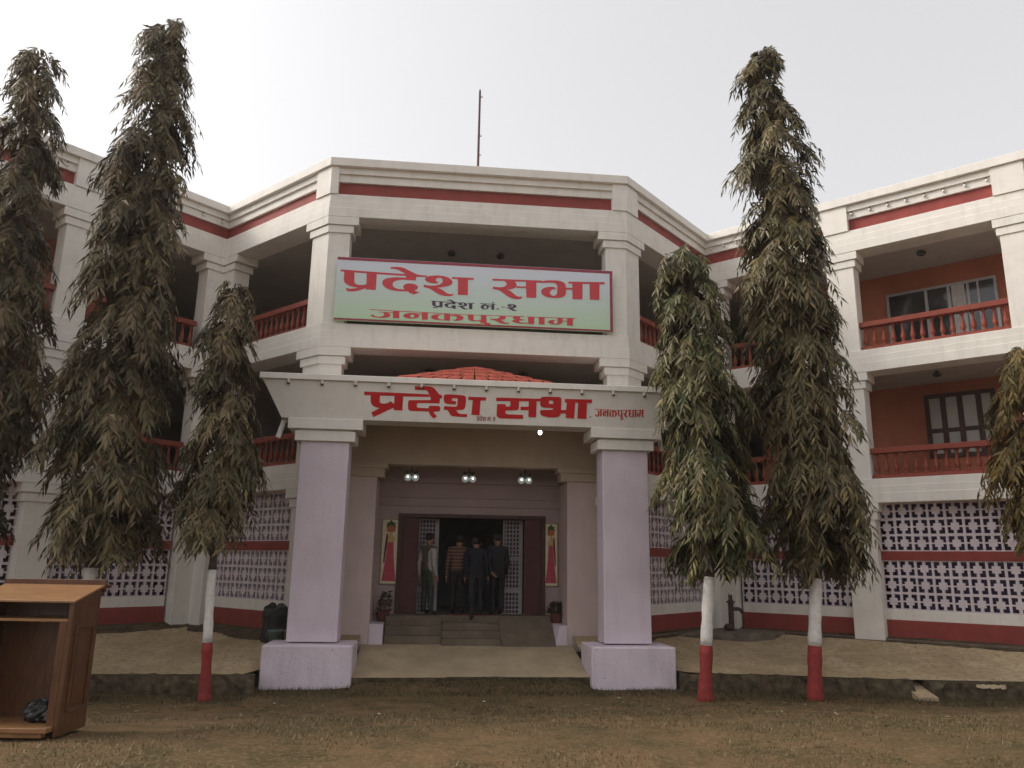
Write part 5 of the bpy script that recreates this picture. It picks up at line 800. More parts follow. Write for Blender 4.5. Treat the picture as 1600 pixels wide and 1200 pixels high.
mb = MB(); mb.ball((-4.21, -7.02, -0.135), 0.12, 0.09, 0.105, 16, 10, jit=0.16, rg=rnd); mb.ball((-4.08, -7.06, -0.165), 0.08, 0.06, 0.07, 12, 8, jit=0.2, rg=rnd)
mb.tube([(-4.06, -7.0, -0.15), (-4.05, -6.99, 0.02), (-4.055, -6.99, 0.12)], [0.04, 0.022, 0.012], 8); mb.build('bag_body', BLACKP, PB)

# ------------------------------------------------------------------ posters by the door (folk style figure of a woman carrying a pot)
def poster(x0, x1, z0, z1, label, flip):
    P_ = thing('poster', label, 'poster', ((x0+x1)/2, 1.69, z0), 'folk posters beside the entrance door'); y = 1.668
    mb = MB(); mb.box(x0, x1, y, y+0.028, z0, z1); mb.build('cloth', YELLOWP, P_)
    W = x1-x0; H = z1-z0
    def poly(name, pts, m, dy):
        mb = MB(); pp = [((1-a_ if flip else a_), b_) for a_, b_ in pts]; vs = [(x0+a_*W, y-dy, z0+b_*H) for a_, b_ in pp]
        tr = tessellate_polygon([[Vector((a_, b_, 0)) for a_, b_ in pp]]); mb.add(vs, [tuple(t) for t in tr]); return mb.build(name, m, P_)
    poly('skirt', [(0.10, 0.05), (0.88, 0.05), (0.80, 0.22), (0.72, 0.40), (0.68, 0.64), (0.36, 0.64), (0.28, 0.40), (0.18, 0.20)], mat('folk_pink_red', (0.42, 0.07, 0.10), 0.8, 0.2, 30), 0.002)
    poly('torso', [(0.34, 0.64), (0.70, 0.64), (0.74, 0.72), (0.62, 0.74), (0.60, 0.80), (0.42, 0.80), (0.40, 0.74), (0.28, 0.72)], mat('folk_ochre', (0.50, 0.34, 0.16), 0.8, 0.1, 9), 0.003)
    poly('braid', [(0.26, 0.76), (0.36, 0.78), (0.34, 0.62), (0.27, 0.45), (0.22, 0.32), (0.15, 0.33), (0.18, 0.5), (0.22, 0.64)], mat('folk_maroon', (0.12, 0.025, 0.03), 0.8, 0.1, 9), 0.004)
    poly('pot', [(0.30, 0.80), (0.72, 0.80), (0.76, 0.85), (0.66, 0.90), (0.36, 0.90), (0.26, 0.85)], mat('folk_terracotta', (0.40, 0.13, 0.06), 0.8, 0.1, 9), 0.005)
    poly('leaves', [(0.45, 0.90), (0.22, 0.86), (0.30, 0.93), (0.16, 0.93), (0.40, 0.95), (0.50, 0.985), (0.60, 0.95), (0.84, 0.93), (0.70, 0.93), (0.78, 0.86), (0.57, 0.90)], mat('folk_green', (0.06, 0.09, 0.04), 0.8, 0.1, 9), 0.006)
    mb = MB(); N = 11; M2 = 34; s_ = 0.018
    for i in range(N):
        for zz_ in (z0, z1-s_): mb.box(x0+W*i/N, x0+W*(i+0.62)/N, y-0.0035, y-0.0005, zz_, zz_+s_)
    for j in range(M2):
        for xx in (x0, x1-s_): mb.box(xx, xx+s_, y-0.0045, y-0.0005, z0+H*j/M2, z0+H*(j+0.62)/M2)
    mb.build('border', DARKWOOD, P_)
poster(-1.775, -1.405, 0.77, 2.08, 'folk art poster of a pot carrying woman in red skirt, left of the door', False)
poster(1.585, 1.885, 0.77, 2.06, 'folk art poster of a pot carrying woman in red skirt, right of the door', True)

# ------------------------------------------------------------------ foliage
def leaf_material():
    m = bpy.data.materials.new('mast_tree_leaf'); m.use_nodes = True
    n = m.node_tree.nodes; l = m.node_tree.links; b = n['Principled BSDF']
    at = n.new('ShaderNodeAttribute'); at.attribute_name = 'leaf_colour'
    l.new(at.outputs['Color'], b.inputs['Base Color']); b.inputs['Roughness'].default_value = 0.36; b.inputs['Specular IOR Level'].default_value = 0.38; b.inputs['Specular Tint'].default_value = (1.0, 0.88, 0.66, 1)
    tr = n.new('ShaderNodeBsdfTranslucent'); l.new(at.outputs['Color'], tr.inputs['Color'])
    mx = n.new('ShaderNodeMixShader'); mx.inputs[0].default_value = 0.22
    l.new(b.outputs[0], mx.inputs[1]); l.new(tr.outputs[0], mx.inputs[2]); l.new(mx.outputs[0], n['Material Output'].inputs['Surface'])
    return m
LEAF = leaf_material()

def leaves_mesh(name, B_, D_, Wd, L_, wid, cols, parent, fold=0.25, droop=0.18, mt=None):
    """B_ base points, D_ unit directions, Wd unit width vectors, L_ lengths, wid widths: one mesh of pointed folded leaves"""
    n = len(B_); N_ = np.cross(D_, Wd)
    L1 = L_[:, None]; w1 = wid[:, None]
    mid = B_+D_*L1*0.42
    tip = B_+D_*L1; tip[:, 2] -= L_*droop
    a = mid+Wd*w1*0.5+N_*w1*fold; c = mid-Wd*w1*0.5+N_*w1*fold
    m3 = B_+D_*L1*0.45
    V = np.stack([B_, a, m3, c, tip], axis=1).reshape(-1, 3)
    base = np.arange(n)[:, None]*5
    T = np.array([[0, 1, 2], [0, 2, 3], [1, 4, 2], [2, 4, 3]])
    Fc = (base[:, :, None]+T[None, :, :]).reshape(-1, 3)
    org = world_of(parent); V = V-np.array(org)
    me = bpy.data.meshes.new(name); me.vertices.add(len(V)); me.vertices.foreach_set('co', V.astype(np.float32).ravel())
    me.loops.add(Fc.size); me.loops.foreach_set('vertex_index', Fc.astype(np.int32).ravel())
    me.polygons.add(len(Fc)); me.polygons.foreach_set('loop_start', np.arange(0, Fc.size, 3, dtype=np.int32)); me.polygons.foreach_set('loop_total', np.full(len(Fc), 3, np.int32))
    me.update(calc_edges=True); me.validate()
    ca = me.color_attributes.new('leaf_colour', 'FLOAT_COLOR', 'POINT')
    C4 = np.ones((n, 5, 4), np.float32); C4[:, :, :3] = cols[:, None, :]
    ca.data.foreach_set('color', C4.ravel())
    me.materials.append(mt or LEAF)
    o = bpy.data.objects.new(name, me); COL.objects.link(o); o.parent = parent; return o

def unit(v): return v/np.maximum(1e-9, np.linalg.norm(v, axis=-1, keepdims=True))

def mast_tree(rows, yc, base, label, palette, seed, dens=1.0, paint=True, trunk_r=0.10, depth=1.0, zpaint=(0.02, 1.06)):
    g = np.random.default_rng(seed)
    rows = sorted(rows); zs = np.array([r_[0] for r_ in rows]); xl = np.array([r_[1] for r_ in rows]); xr = np.array([r_[2] for r_ in rows])
    bx, by, bz = base
    T = thing('mast_tree', label, 'tree', base, 'weeping mast trees along the lawn')
    ztop = zs[-1]
    # trunk
    def axis(z):
        zc = np.clip(z, zs[0]+0.6, ztop); cx = np.interp(zc, zs, (xl+xr)/2)
        t = np.clip((z-bz)/(zs[0]+1.6-bz), 0, 1); return bx+(cx-bx)*t
    K = 26; pts = []; rad = []
    for k in range(K+1):
        z = bz-0.05+(ztop-0.25-bz)*k/K
        wob = 0.012*math.sin(k*1.7+seed)
        pts.append((float(axis(z))+wob, by, z)); h = k/K
        rad.append(trunk_r*(1.35 if k == 0 else 1.0)*(1-h)**0.7+0.012)
    # trunk is cut into paint bands
    def seg_tube(z0, z1, m_, name, grow=0.0):
        n_ = max(3, int((z1-z0)/0.14)+1); P_ = []; R_ = []
        for k in range(n_+1):
            z = z0+(z1-z0)*k/n_; h = max(0, (z-bz)/(ztop-bz))
            flare = 0.028*math.exp(-(z-bz)*5)
            knob = 0.006*math.sin(z*17+seed)+0.004*math.sin(z*41)
            P_.append((float(axis(z))+0.01*math.sin(z*2.3+seed), by+0.01*math.cos(z*1.9+seed), z)); R_.append(trunk_r*(1-h)**0.8+0.010+flare+knob+grow)
        mb = MB(); mb.tube(P_, R_, 14); return mb.build(name, m_, T, smooth=True)
    z1, z2 = zpaint
    tk = seg_tube(z2, ztop-0.3, BARK, 'trunk')
    mb = seg_tube(bz-0.06, z1, TRUNKRED, 'red_paint_band', 0.0); mb.parent = tk; mb.location = (0, 0, 0)
    mb = seg_tube(z1, z2, LIMEW, 'white_paint_band', 0.0); mb.parent = tk; mb.location = (0, 0, 0)
    # crown: drooping sprays of long narrow leaves
    R_ = (xr-xl)/2
    area = float(np.sum((2*math.pi*(R_[1:]+R_[:-1])/2)*np.diff(zs))); n_in = int(area*9*dens); n_b = int(area*2.3*dens)
    zz = np.linspace(zs[0], ztop, 400); rr = np.interp(zz, zs, R_); cdf = np.cumsum(rr+0.10); cdf /= cdf[-1]
    # boughs: each one reaches out from the stem, droops and carries its own bunch of sprays
    zb = np.interp((np.arange(n_b)+g.random(n_b))/n_b, cdf, zz); tb = g.random(n_b)*2*math.pi
    Rb = np.interp(zb, zs, R_)*(0.70+0.40*g.random(n_b)); shade = 0.62+0.76*g.random(n_b)
    m_b = g.integers(7, 20, n_b); bi = np.repeat(np.arange(n_b), m_b); nb_ = len(bi)
    sb = 0.30+0.70*np.sqrt(g.random(nb_)); thb = tb[bi]+g.normal(0, 0.16, nb_)
    rb = np.maximum(0.03, Rb[bi]*sb-np.minimum(0.22, 0.38*Rb[bi])+g.normal(0, 0.03, nb_))
    zbb = zb[bi]+0.42-0.55*np.clip(Rb[bi], 0.2, 0.7)*sb**2+g.normal(0, 0.07, nb_)
    # filling sprays close to the stem
    zi = np.interp(g.random(n_in), cdf, zz); ti = g.random(n_in)*2*math.pi; Ri = np.interp(zi, zs, R_)
    ri = np.maximum(0.03, Ri*(0.25+0.55*np.sqrt(g.random(n_in)))-0.20)
    z0 = np.concatenate([zbb, zi+0.32]); th = np.concatenate([thb, ti]); rad_ = np.concatenate([rb, ri])
    tone = np.concatenate([shade[bi], 0.5+0.5*g.random(n_in)]); n_sp = len(z0)
    z0 = np.minimum(z0, ztop-0.12-0.25*g.random(n_sp)); z0 = np.maximum(z0, zs[0]+0.38+0.25*g.random(n_sp))
    Rk = np.interp(z0, zs, R_); cxz = np.interp(z0-0.2, zs, (xl+xr)/2)
    out = np.stack([np.cos(th), np.sin(th)*depth, np.zeros(n_sp)], 1)
    p0 = np.stack([cxz, np.full(n_sp, by), z0], 1)+out*rad_[:, None]
    nl = 17
    Ls = (0.30+0.26*g.random(n_sp))*np.clip(0.55+Rk*0.6, 0.55, 1.15)
    side_ = unit(np.cross(out, np.array([0, 0, 1.0])))
    tilt = g.normal(0, 0.5, n_sp)
    dirh = unit(out+side_*tilt[:, None])
    s = (np.arange(nl)+0.6)/nl
    sB = p0[:, None, :]+dirh[:, None, :]*(Ls[:, None]*(0.75*s[None, :]))[:, :, None]
    sB[:, :, 2] += Ls[:, None]*(0.12*s[None, :]-1.05*s[None, :]**2)
    tang = dirh[:, None, :]*0.75+np.array([0, 0, 1.0])[None, None, :]*(0.12-2.1*s[None, :, None])
    tang = unit(tang); sidev = unit(np.cross(tang, np.array([0.0, 0.0, 1.0])+1e-3))
    sgn = np.where(np.arange(nl) % 2 == 0, 1.0, -1.0)[None, :, None]
    D_ = unit(tang*0.75+sidev*sgn*(0.55+0.25*g.random((n_sp, nl, 1)))+np.array([0, 0, -0.50])+g.normal(0, 0.33, (n_sp, nl, 3)))
    Wd = unit(np.cross(D_, unit(dirh[:, None, :]+np.array([0, 0, 0.6])+g.normal(0, 0.35, (n_sp, nl, 3)))))
    Ll = (0.115+0.125*g.random((n_sp, nl)))*(1-0.25*np.abs(s-0.55))[None, :]*np.clip(0.75+Rk*0.35, 0.7, 1.1)[:, None]
    wl = Ll*(0.20+0.09*g.random((n_sp, nl)))
    base_c = np.array(palette)
    ci = g.choice(len(base_c), size=n_sp, p=None)
    hue = base_c[ci][:, None, :]*(0.6+0.8*g.random((n_sp, nl, 1)))*tone[:, None, None]
    odd = g.random((n_sp, nl, 1)) < 0.05
    hue = np.where(odd, np.array([0.16, 0.12, 0.045])*(0.7+0.6*g.random((n_sp, nl, 1))), hue)
    leaves_mesh('crown', sB.reshape(-1, 3), D_.reshape(-1, 3), Wd.reshape(-1, 3), Ll.ravel(), wl.ravel(), hue.reshape(-1, 3), T)
    # boughs carrying the sprays
    mb = MB(); sel = g.choice(n_sp, size=min(170, n_sp), replace=False)
    for i in sel:
        e = p0[i]; z_ = min(float(e[2])+0.25, ztop-0.4); a_ = Vector((float(axis(z_)), by, z_)); e = Vector(e); mb.tube([a_, a_.lerp(e, 0.55)+Vector((0, 0, 0.07)), e], [0.018, 0.012, 0.006], 5)
    b_ = mb.build('branches', BARK, T); tag(b_, kind='stuff')
    return T
DK = [(0.108, 0.082, 0.040), (0.128, 0.094, 0.050), (0.086, 0.074, 0.034), (0.145, 0.106, 0.060), (0.068, 0.062, 0.030)]
GR = [(0.082, 0.086, 0.036), (0.105, 0.098, 0.040), (0.064, 0.076, 0.034), (0.150, 0.130, 0.052), (0.120, 0.100, 0.056)]
OL = [(0.120, 0.096, 0.042), (0.142, 0.110, 0.054), (0.094, 0.082, 0.036), (0.165, 0.124, 0.066), (0.078, 0.072, 0.034)]
YE = [(0.195, 0.135, 0.042), (0.220, 0.156, 0.050), (0.145, 0.108, 0.040), (0.165, 0.116, 0.048)]
T1 = [(9.75, -7.93, -7.62), (9.21, -8.05, -7.31), (8.61, -8.1, -7.18), (8.14, -8.16, -7.11), (7.67, -8.19, -7.01), (6.99, -8.18, -6.98), (6.43, -8.14, -7.02), (5.87, -8.2, -7.06), (5.34, -8.2, -6.89), (4.82, -8.17, -6.75), (4.4, -8.19, -6.81), (3.89, -8.16, -6.7), (3.39, -8.17, -6.65), (2.8, -8.11, -6.86), (2.41, -8.09, -7.04), (1.84, -8.04, -7.07), (1.28, -7.86, -7.0), (0.92, -7.63, -7.19)]
T2 = [(10.42, -5.93, -5.37), (10.01, -6.13, -5.22), (9.51, -6.18, -5.16), (9.14, -6.28, -5.12), (8.53, -6.43, -4.99), (7.93, -6.34, -4.95), (7.34, -6.53, -4.97), (6.77, -6.44, -4.99), (6.2, -6.54, -4.99), (5.65, -6.52, -4.94), (5.11, -6.59, -4.89), (4.9, -6.64, -4.86), (4.27, -6.61, -4.83), (3.65, -6.62, -4.88), (2.95, -6.71, -4.82), (2.27, -6.49, -4.75), (1.69, -6.62, -4.8), (1.36, -6.51, -4.98), (1.08, -5.92, -5.38)]
T3 = [(5.74, -4.23, -3.93), (5.3, -4.45, -3.79), (4.98, -4.52, -3.7), (4.55, -4.69, -3.56), (4.23, -4.52, -3.6), (3.71, -4.55, -3.59), (3.1, -4.72, -3.36), (2.6, -4.76, -3.27), (2.11, -4.75, -3.32), (1.72, -4.74, -3.4), (1.44, -4.35, -3.65), (1.27, -4.1, -3.87)]
T4 = [(6.77, 3.29, 3.64), (6.27, 2.99, 3.91), (5.68, 2.77, 4.02), (5.11, 2.8, 4.27), (4.55, 2.84, 4.4), (3.89, 2.87, 4.43), (3.35, 2.98, 4.38), (2.82, 2.9, 4.64), (2.29, 2.94, 4.63), (1.68, 2.97, 4.6), (1.28, 3.19, 4.44), (0.97, 3.48, 3.9)]
T5 = [(10.92, 4.98, 5.26), (10.52, 4.73, 5.4), (10.04, 4.61, 5.48), (9.38, 4.53, 5.64), (8.93, 4.41, 5.91), (8.48, 4.48, 6.07), (7.6, 4.5, 6.01), (6.85, 4.4, 6.07), (6.14, 4.46, 6.19), (5.66, 4.46, 6.23), (4.74, 4.54, 6.13), (3.84, 4.47, 6.2), (3.19, 4.53, 6.3), (2.55, 4.62, 6.36), (1.81, 4.69, 6.36), (1.3, 4.93, 6.31), (1.0, 5.31, 6.2)]
T6 = [(5.07, 8.93, 9.23), (4.66, 8.77, 9.48), (4.2, 8.59, 9.56), (3.52, 8.44, 9.95), (2.86, 8.19, 10.09), (2.31, 8.48, 9.95), (1.89, 8.69, 9.82), (1.52, 8.9, 9.59)]
mast_tree(T1, -2.4, (-7.25, -2.4, -0.76), 'dark drooping mast tree cut by the left edge of the picture', DK, 1, 1.0, True, 0.11)
mast_tree(T2, -2.4, (-5.74, -2.4, -0.77), 'tall dark mast tree behind the lectern, second from left', DK, 2, 1.0, True, 0.115)
mast_tree(T3, -2.4, (-3.96, -2.42, -0.79), 'short mast tree left of the porch with slim leaning red and white trunk', DK, 3, 1.05, True, 0.068)
mast_tree(T4, -2.4, (3.51, -2.42, -0.79), 'shorter greener mast tree just right of the porch', GR, 4, 1.1, True, 0.092)
mast_tree(T5, -2.4, (5.30, -2.40, -0.79), 'tallest olive mast tree in front of the right wing', OL, 5, 1.0, True, 0.10)
mast_tree(T6, -2.4, (9.32, -2.95, -0.79), 'small yellowish mast tree cut by the right edge of the picture', YE, 6, 1.1, True, 0.08)

# potted plants by the door
def potted(x, y, z, label, seed, tall):
    g = np.random.default_rng(seed); P_ = thing('potted_plant', label, 'potted plant', (x, y, z), 'potted plants beside the entrance door')
    mb = MB(); mb.lathe([(0.085, 0), (0.13, 0.17), (0.145, 0.172), (0.145, 0.20), (0.125, 0.20), (0.12, 0.17)], x, y, 16, zoff=z); mb.build('pot', POT, P_, smooth=False)
    n_ = 150 if tall else 190; ph = g.random(n_)*2*math.pi; h = g.random(n_)
    rr = 0.13*(1-h*0.65)*np.sqrt(g.random(n_)) if tall else 0.16*np.sqrt(g.random(n_))*(1-0.4*h)
    b_ = np.stack([x+rr*np.cos(ph)+(0.07*h if tall else 0), y+rr*np.sin(ph), z+0.19+h*(0.36 if tall else 0.22)], 1)
    d_ = unit(np.stack([np.cos(ph), np.sin(ph), 0.8-0.6*g.random(n_)], 1)); w_ = unit(np.cross(d_, g.normal(0, 1, (n_, 3))))
    c_ = np.where((h[:, None] > 0.55) if tall else (g.random((n_, 1)) > 0.5), np.array([0.045, 0.06, 0.03]), np.array([0.11, 0.07, 0.04]))*(0.7+0.6*g.random((n_, 1)))
    leaves_mesh('foliage', b_, d_, w_, np.full(n_, 0.10), np.full(n_, 0.035), c_, P_)
    mb = MB()
    for k in range(5): a_ = 2*math.pi*k/5; mb.tube([(x+0.03*math.cos(a_), y+0.03*math.sin(a_), z+0.15), (x+0.06*math.cos(a_), y+0.06*math.sin(a_), z+0.40)], 0.008, 5)
    mb.build('stems', BARK, P_)
potted(-1.66, 1.30, 0.075, 'terracotta pot with tall bushy plant on the ledge left of the door', 21, True)
potted(1.80, 1.30, 0.07, 'terracotta pot with spreading plant on the ledge right of the door', 22, False)

# ------------------------------------------------------------------ people in the doorway
def person(label, loc, heading, H, pose, paints, hair=True, extras=None):
    """body: one skinned surface. local +Y is where the person faces; heading turns it about Z."""
    T = thing('person', label, 'person', loc); T.rotation_euler = (0, 0, heading)
    P_ = dict(pelvis=(0, 0, .53), waist=(0, 0, .61), chest=(0, .0, .72), upch=(0, -.005, .79), neck=(0, .0, .845), head0=(0, .012, .885), head1=(0, .015, .93), head2=(0, .008, .972),
              nose=(0, .075, .922), shL=(-.105, 0, .805), elL=(-.135, -.01, .63), wrL=(-.14, .03, .48), paL=(-.14, .04, .445), shR=(.105, 0, .805), elR=(.135, -.01, .63), wrR=(.14, .03, .48), paR=(.14, .04, .445),
              hiL=(-.055, 0, .50), knL=(-.06, .012, .28), anL=(-.06, -.005, .045), toL=(-.065, .085, .018), hiR=(.055, 0, .50), knR=(.06, .012, .28), anR=(.06, -.005, .045), toR=(.065, .085, .018))
    P_.update(pose)
    Rr = dict(pelvis=(.092, .070), waist=(.090, .066), chest=(.098, .070), upch=(.084, .056), neck=(.032, .032), head0=(.043, .05), head1=(.047, .058), head2=(.036, .046), nose=(.010, .010),
              sh=(.047, .047), el=(.032, .032), wr=(.019, .019), pa=(.022, .013), hi=(.060, .060), kn=(.040, .040), an=(.030, .030), to=(.022, .020))
    links = [('pelvis', 'waist'), ('waist', 'chest'), ('chest', 'upch'), ('upch', 'neck'), ('neck', 'head0'), ('head0', 'head1'), ('head1', 'head2'), ('head1', 'nose')]
    for s_ in 'LR': links += [('upch', 'sh'+s_), ('sh'+s_, 'el'+s_), ('el'+s_, 'wr'+s_), ('wr'+s_, 'pa'+s_), ('pelvis', 'hi'+s_), ('hi'+s_, 'kn'+s_), ('kn'+s_, 'an'+s_), ('an'+s_, 'to'+s_)]
    names = list(P_.keys()); V = [Vector(P_[n_])*H for n_ in names]; R_ = [Rr.get(n_, Rr.get(n_[:2])) for n_ in names]; E_ = [(names.index(a_), names.index(b_)) for a_, b_ in links]
    for s_ in 'LR':           # four fingers and a thumb, slightly curled
        pa = Vector(P_['pa'+s_])*H; wr = Vector(P_['wr'+s_])*H; d = (pa-wr).normalized(); sx = -1 if s_ == 'L' else 1
        sidev = d.cross(Vector((sx, 0, 0))).normalized() if abs(d.x) < 0.95 else Vector((0, 1, 0)); curl = Vector((-sx, 0, 0))
        for k, (o_, L) in enumerate(((-.018, .062), (-.006, .070), (.006, .066), (.018, .052))):
            i0 = len(V); V += [pa+d*0.030*H/1.6+sidev*o_, pa+d*(0.030+L*.55)+sidev*o_*1.15+curl*0.006, pa+d*(0.026+L)+sidev*o_*1.1+curl*0.024]; R_ += [(.006, .006), (.0052, .0052), (.0042, .0042)]
            E_ += [(names.index('pa'+s_), i0), (i0, i0+1), (i0+1, i0+2)]
        i0 = len(V); V += [pa+sidev*-.030-d*0.005, pa+sidev*-.045+d*0.030+curl*.012]; R_ += [(.007, .007), (.0055, .0055)]; E_ += [(names.index('pa'+s_), i0), (i0, i0+1)]
    me = bpy.data.meshes.new('body'); me.from_pydata(V, E_, []); ob = bpy.data.objects.new('body', me); COL.objects.link(ob)
    sk = ob.modifiers.new('skin', 'SKIN'); sk.use_smooth_shade = True
    for i, sv in enumerate(me.skin_vertices[0].data):
        k = H if i < len(names) else 1.0
        sv.radius = (R_[i][0]*k, R_[i][1]*k); sv.use_root = (i == names.index('pelvis'))
    ss = ob.modifiers.new('sub', 'SUBSURF'); ss.levels = 2; ss.render_levels = 2
    dg = bpy.context.evaluated_depsgraph_get(); m2 = bpy.data.meshes.new_from_object(ob.evaluated_get(dg)); bpy.data.objects.remove(ob)
    mats, rule = paints; m2.materials.clear()
    for mm in mats: m2.materials.append(mm)
    # the nearest bone names the region of each face
    seg = [(a_, b_, V[a_], V[b_]) for a_, b_ in E_]
    for p in m2.polygons:
        c = p.center; best = None
        for a_, b_, va, vb in seg:
            ab = vb-va; t = max(0, min(1, (c-va).dot(ab)/max(1e-9, ab.length_squared))); d = (c-(va+ab*t)).length
            if best is None or d < best[0]: best = (d, a_, b_, t)
        an = names[best[1]] if best[1] < len(names) else 'finger'; bn = names[best[2]] if best[2] < len(names) else 'finger'
        p.material_index = rule(an, bn, c.z/H); p.use_smooth = True
    o = bpy.data.objects.new('body', m2); COL.objects.link(o); o.parent = T
    hv = Vector(P_['head1'])*H; hd = 0.0
    if hair:
        mb = MB(); mb.ball((hv.x, hv.y-0.014*H, hv.z+0.022*H), 0.056*H, 0.062*H, 0.052*H, 14, 10); h_ = mb.build('hair', HAIR, loc=(0, 0, 0), smooth=True); h_.parent = T
    for sx in (-1, 1):
        mb = MB(); mb.ball((hv.x+sx*0.052*H, hv.y-0.002, hv.z-0.010*H), 0.010, 0.018, 0.028, 8, 6); e_ = mb.build('ear', SKINM, loc=(0, 0, 0), smooth=True); e_.parent = T
    return T
def dressed(top, legs, shoes, sleeves=None, skin=SKINM, long_sleeve=True):  # clothing colours are darkened: the doorway shade is painted into them
    mats = [skin, top, sleeves or top, legs, shoes]
    def rule(a_, b_, z):
        if a_ == 'finger' or b_ == 'finger' or b_[:2] == 'pa': return 0
        if a_[:2] == 'sh' or a_[:2] == 'el': return 2
        if a_ in ('neck', 'head0', 'head1') : return 0
        if a_[:2] == 'an': return 4
        if a_[:2] in ('hi', 'kn') or b_[:2] == 'hi': return 3 if z < 0.545 else 1
        if a_ == 'pelvis': return 1 if z > 0.535 else 3
        return 1
    return mats, rule
stripe = bpy.data.materials.new('striped_knit'); stripe.use_nodes = True
n = stripe.node_tree.nodes; l = stripe.node_tree.links; tc = n.new('ShaderNodeTexCoord'); wv = n.new('ShaderNodeTexWave'); wv.bands_direction = 'Z'; wv.inputs['Scale'].default_value = 4.6; wv.inputs['Distortion'].default_value = 0.6
rp = n.new('ShaderNodeValToRGB'); rp.color_ramp.interpolation = 'CONSTANT'; rp.color_ramp.elements[0].color = (0.08, 0.026, 0.024, 1); rp.color_ramp.elements[1].position = 0.62; rp.color_ramp.elements[1].color = (0.18, 0.12, 0.08, 1)
l.new(tc.outputs['Object'], wv.inputs['Vector']); l.new(wv.outputs['Fac'], rp.inputs['Fac']); l.new(rp.outputs['Color'], n['Principled BSDF'].inputs['Base Color']); n['Principled BSDF'].inputs['Roughness'].default_value = 0.95
SHOE = cloth('black_shoe', (0.02, 0.018, 0.016))
person('person in brown sweater vest and white shirt standing at left of the doorway', (-0.80, 1.48, 0.2), -0.95, 1.60,
       dict(elL=(-.15, -.035, .63), wrL=(-.155, -.02, .485), paL=(-.155, -.015, .45), knL=(-.062, .0, .28), anR=(.075, .01, .045), toR=(.09, .095, .018)),
       dressed(cloth('brown_sweater_vest', (0.10, 0.075, 0.055)), cloth('grey_green_trousers', (0.035, 0.043, 0.036)), SHOE, cloth('white_shirt', (0.33, 0.31, 0.29))))
person('person seen from behind in brown and cream striped sweater and dark trousers', (-0.20, 1.62, 0.2), -0.25, 1.58,
       dict(head0=(.012, .03, .88), head1=(.015, .045, .918), head2=(.014, .045, .958), nose=(.015, .105, .905), wrL=(-.15, .02, .48), paL=(-.152, .02, .445)),
       dressed(stripe, cloth('dark_trousers', (0.018, 0.015, 0.016)), SHOE))
person('person in dark navy jacket climbing the entrance steps with one foot lower', (0.16, 1.33, 0.2), 0.0, 1.56,
       dict(head0=(0, .045, .87), head1=(0, .06, .905), head2=(0, .058, .945), nose=(0, .12, .89), chest=(0, .025, .715), upch=(0, .03, .785), neck=(0, .035, .835), shL=(-.105, .03, .80), shR=(.105, .03, .80),
            knR=(.06, .05, .29), knL=(-.055, -.09, .24), anL=(-.055, -.20, .005), toL=(-.055, -.12, -.035), wrR=(.155, .03, .49), paR=(.16, .035, .455)),
       dressed(cloth('navy_jacket', (0.014, 0.016, 0.028)), cloth('black_trousers', (0.018, 0.018, 0.022)), SHOE))
person('person in black jacket standing at the right of the doorway with forearm bent forward', (0.62, 1.60, 0.2), 0.35, 1.62,
       dict(elL=(-.14, -.03, .63), wrL=(-.13, -.09, .515), paL=(-.115, -.115, .495), wrR=(.145, .05, .50), paR=(.145, .065, .47)),
       dressed(cloth('black_jacket', (0.02, 0.021, 0.026)), cloth('black_cotton_trousers', (0.016, 0.016, 0.018)), SHOE))

# ------------------------------------------------------------------ grass and litter
g = np.random.default_rng(5)
n_ = 150000
x = g.uniform(-9, 11, n_); y = -1.25-np.abs(g.random(n_)**1.25)*9.6
dens = np.array([mnoise.noise(Vector((a_*0.75, b_*0.75, 1.3)))+0.6*mnoise.noise(Vector((a_*2.2, b_*2.2, 9.3))) for a_, b_ in zip(x, y)])
near_k = np.array([abs(b_-kerb_y(a_)) < 0.95 for a_, b_ in zip(x, y)])
keep = (dens > -0.28+0.45*g.random(n_)) | (near_k & (g.random(n_) < 0.55))
keep &= np.array([b_ < kerb_y(a_)-0.02 for a_, b_ in zip(x, y)])
x = x[keep]; y = y[keep]; nk = near_k[keep]; n_ = len(x)
z = np.array([lawn_z(a_, b_)+0.025*fbm(a_, b_, 0.9) for a_, b_ in zip(x, y)])-0.004
ht = np.where(nk, 0.03+0.06*g.random(n_)**2, 0.018+0.03*g.random(n_)**2); ph = g.random(n_)*2*math.pi; lean = 0.3+0.9*g.random(n_)
b0 = np.stack([x, y, z], 1); wv_ = np.stack([np.cos(ph+1.57), np.sin(ph+1.57), np.zeros(n_)], 1)*0.0045
tp = b0+np.stack([np.cos(ph)*lean*ht, np.sin(ph)*lean*ht, ht], 1)
V = np.stack([b0-wv_, b0+wv_, tp], 1).reshape(-1, 3)
me = bpy.data.meshes.new('grass'); me.vertices.add(len(V)); me.vertices.foreach_set('co', V.astype(np.float32).ravel())
me.loops.add(n_*3); me.loops.foreach_set('vertex_index', np.arange(n_*3, dtype=np.int32)); me.polygons.add(n_)
me.polygons.foreach_set('loop_start', np.arange(0, n_*3, 3, dtype=np.int32)); me.polygons.foreach_set('loop_total', np.full(n_, 3, np.int32)); me.update(calc_edges=True)
pal = np.array([(0.16, 0.11, 0.056), (0.12, 0.088, 0.042), (0.085, 0.076, 0.032), (0.21, 0.155, 0.085)]); pk = np.array([(0.05, 0.05, 0.022), (0.07, 0.06, 0.03), (0.10, 0.075, 0.04), (0.045, 0.04, 0.022)])
ci = g.integers(0, 4, n_); cc_ = np.where(nk[:, None], pk[ci], pal[ci])*(0.75+0.5*g.random((n_, 1)))
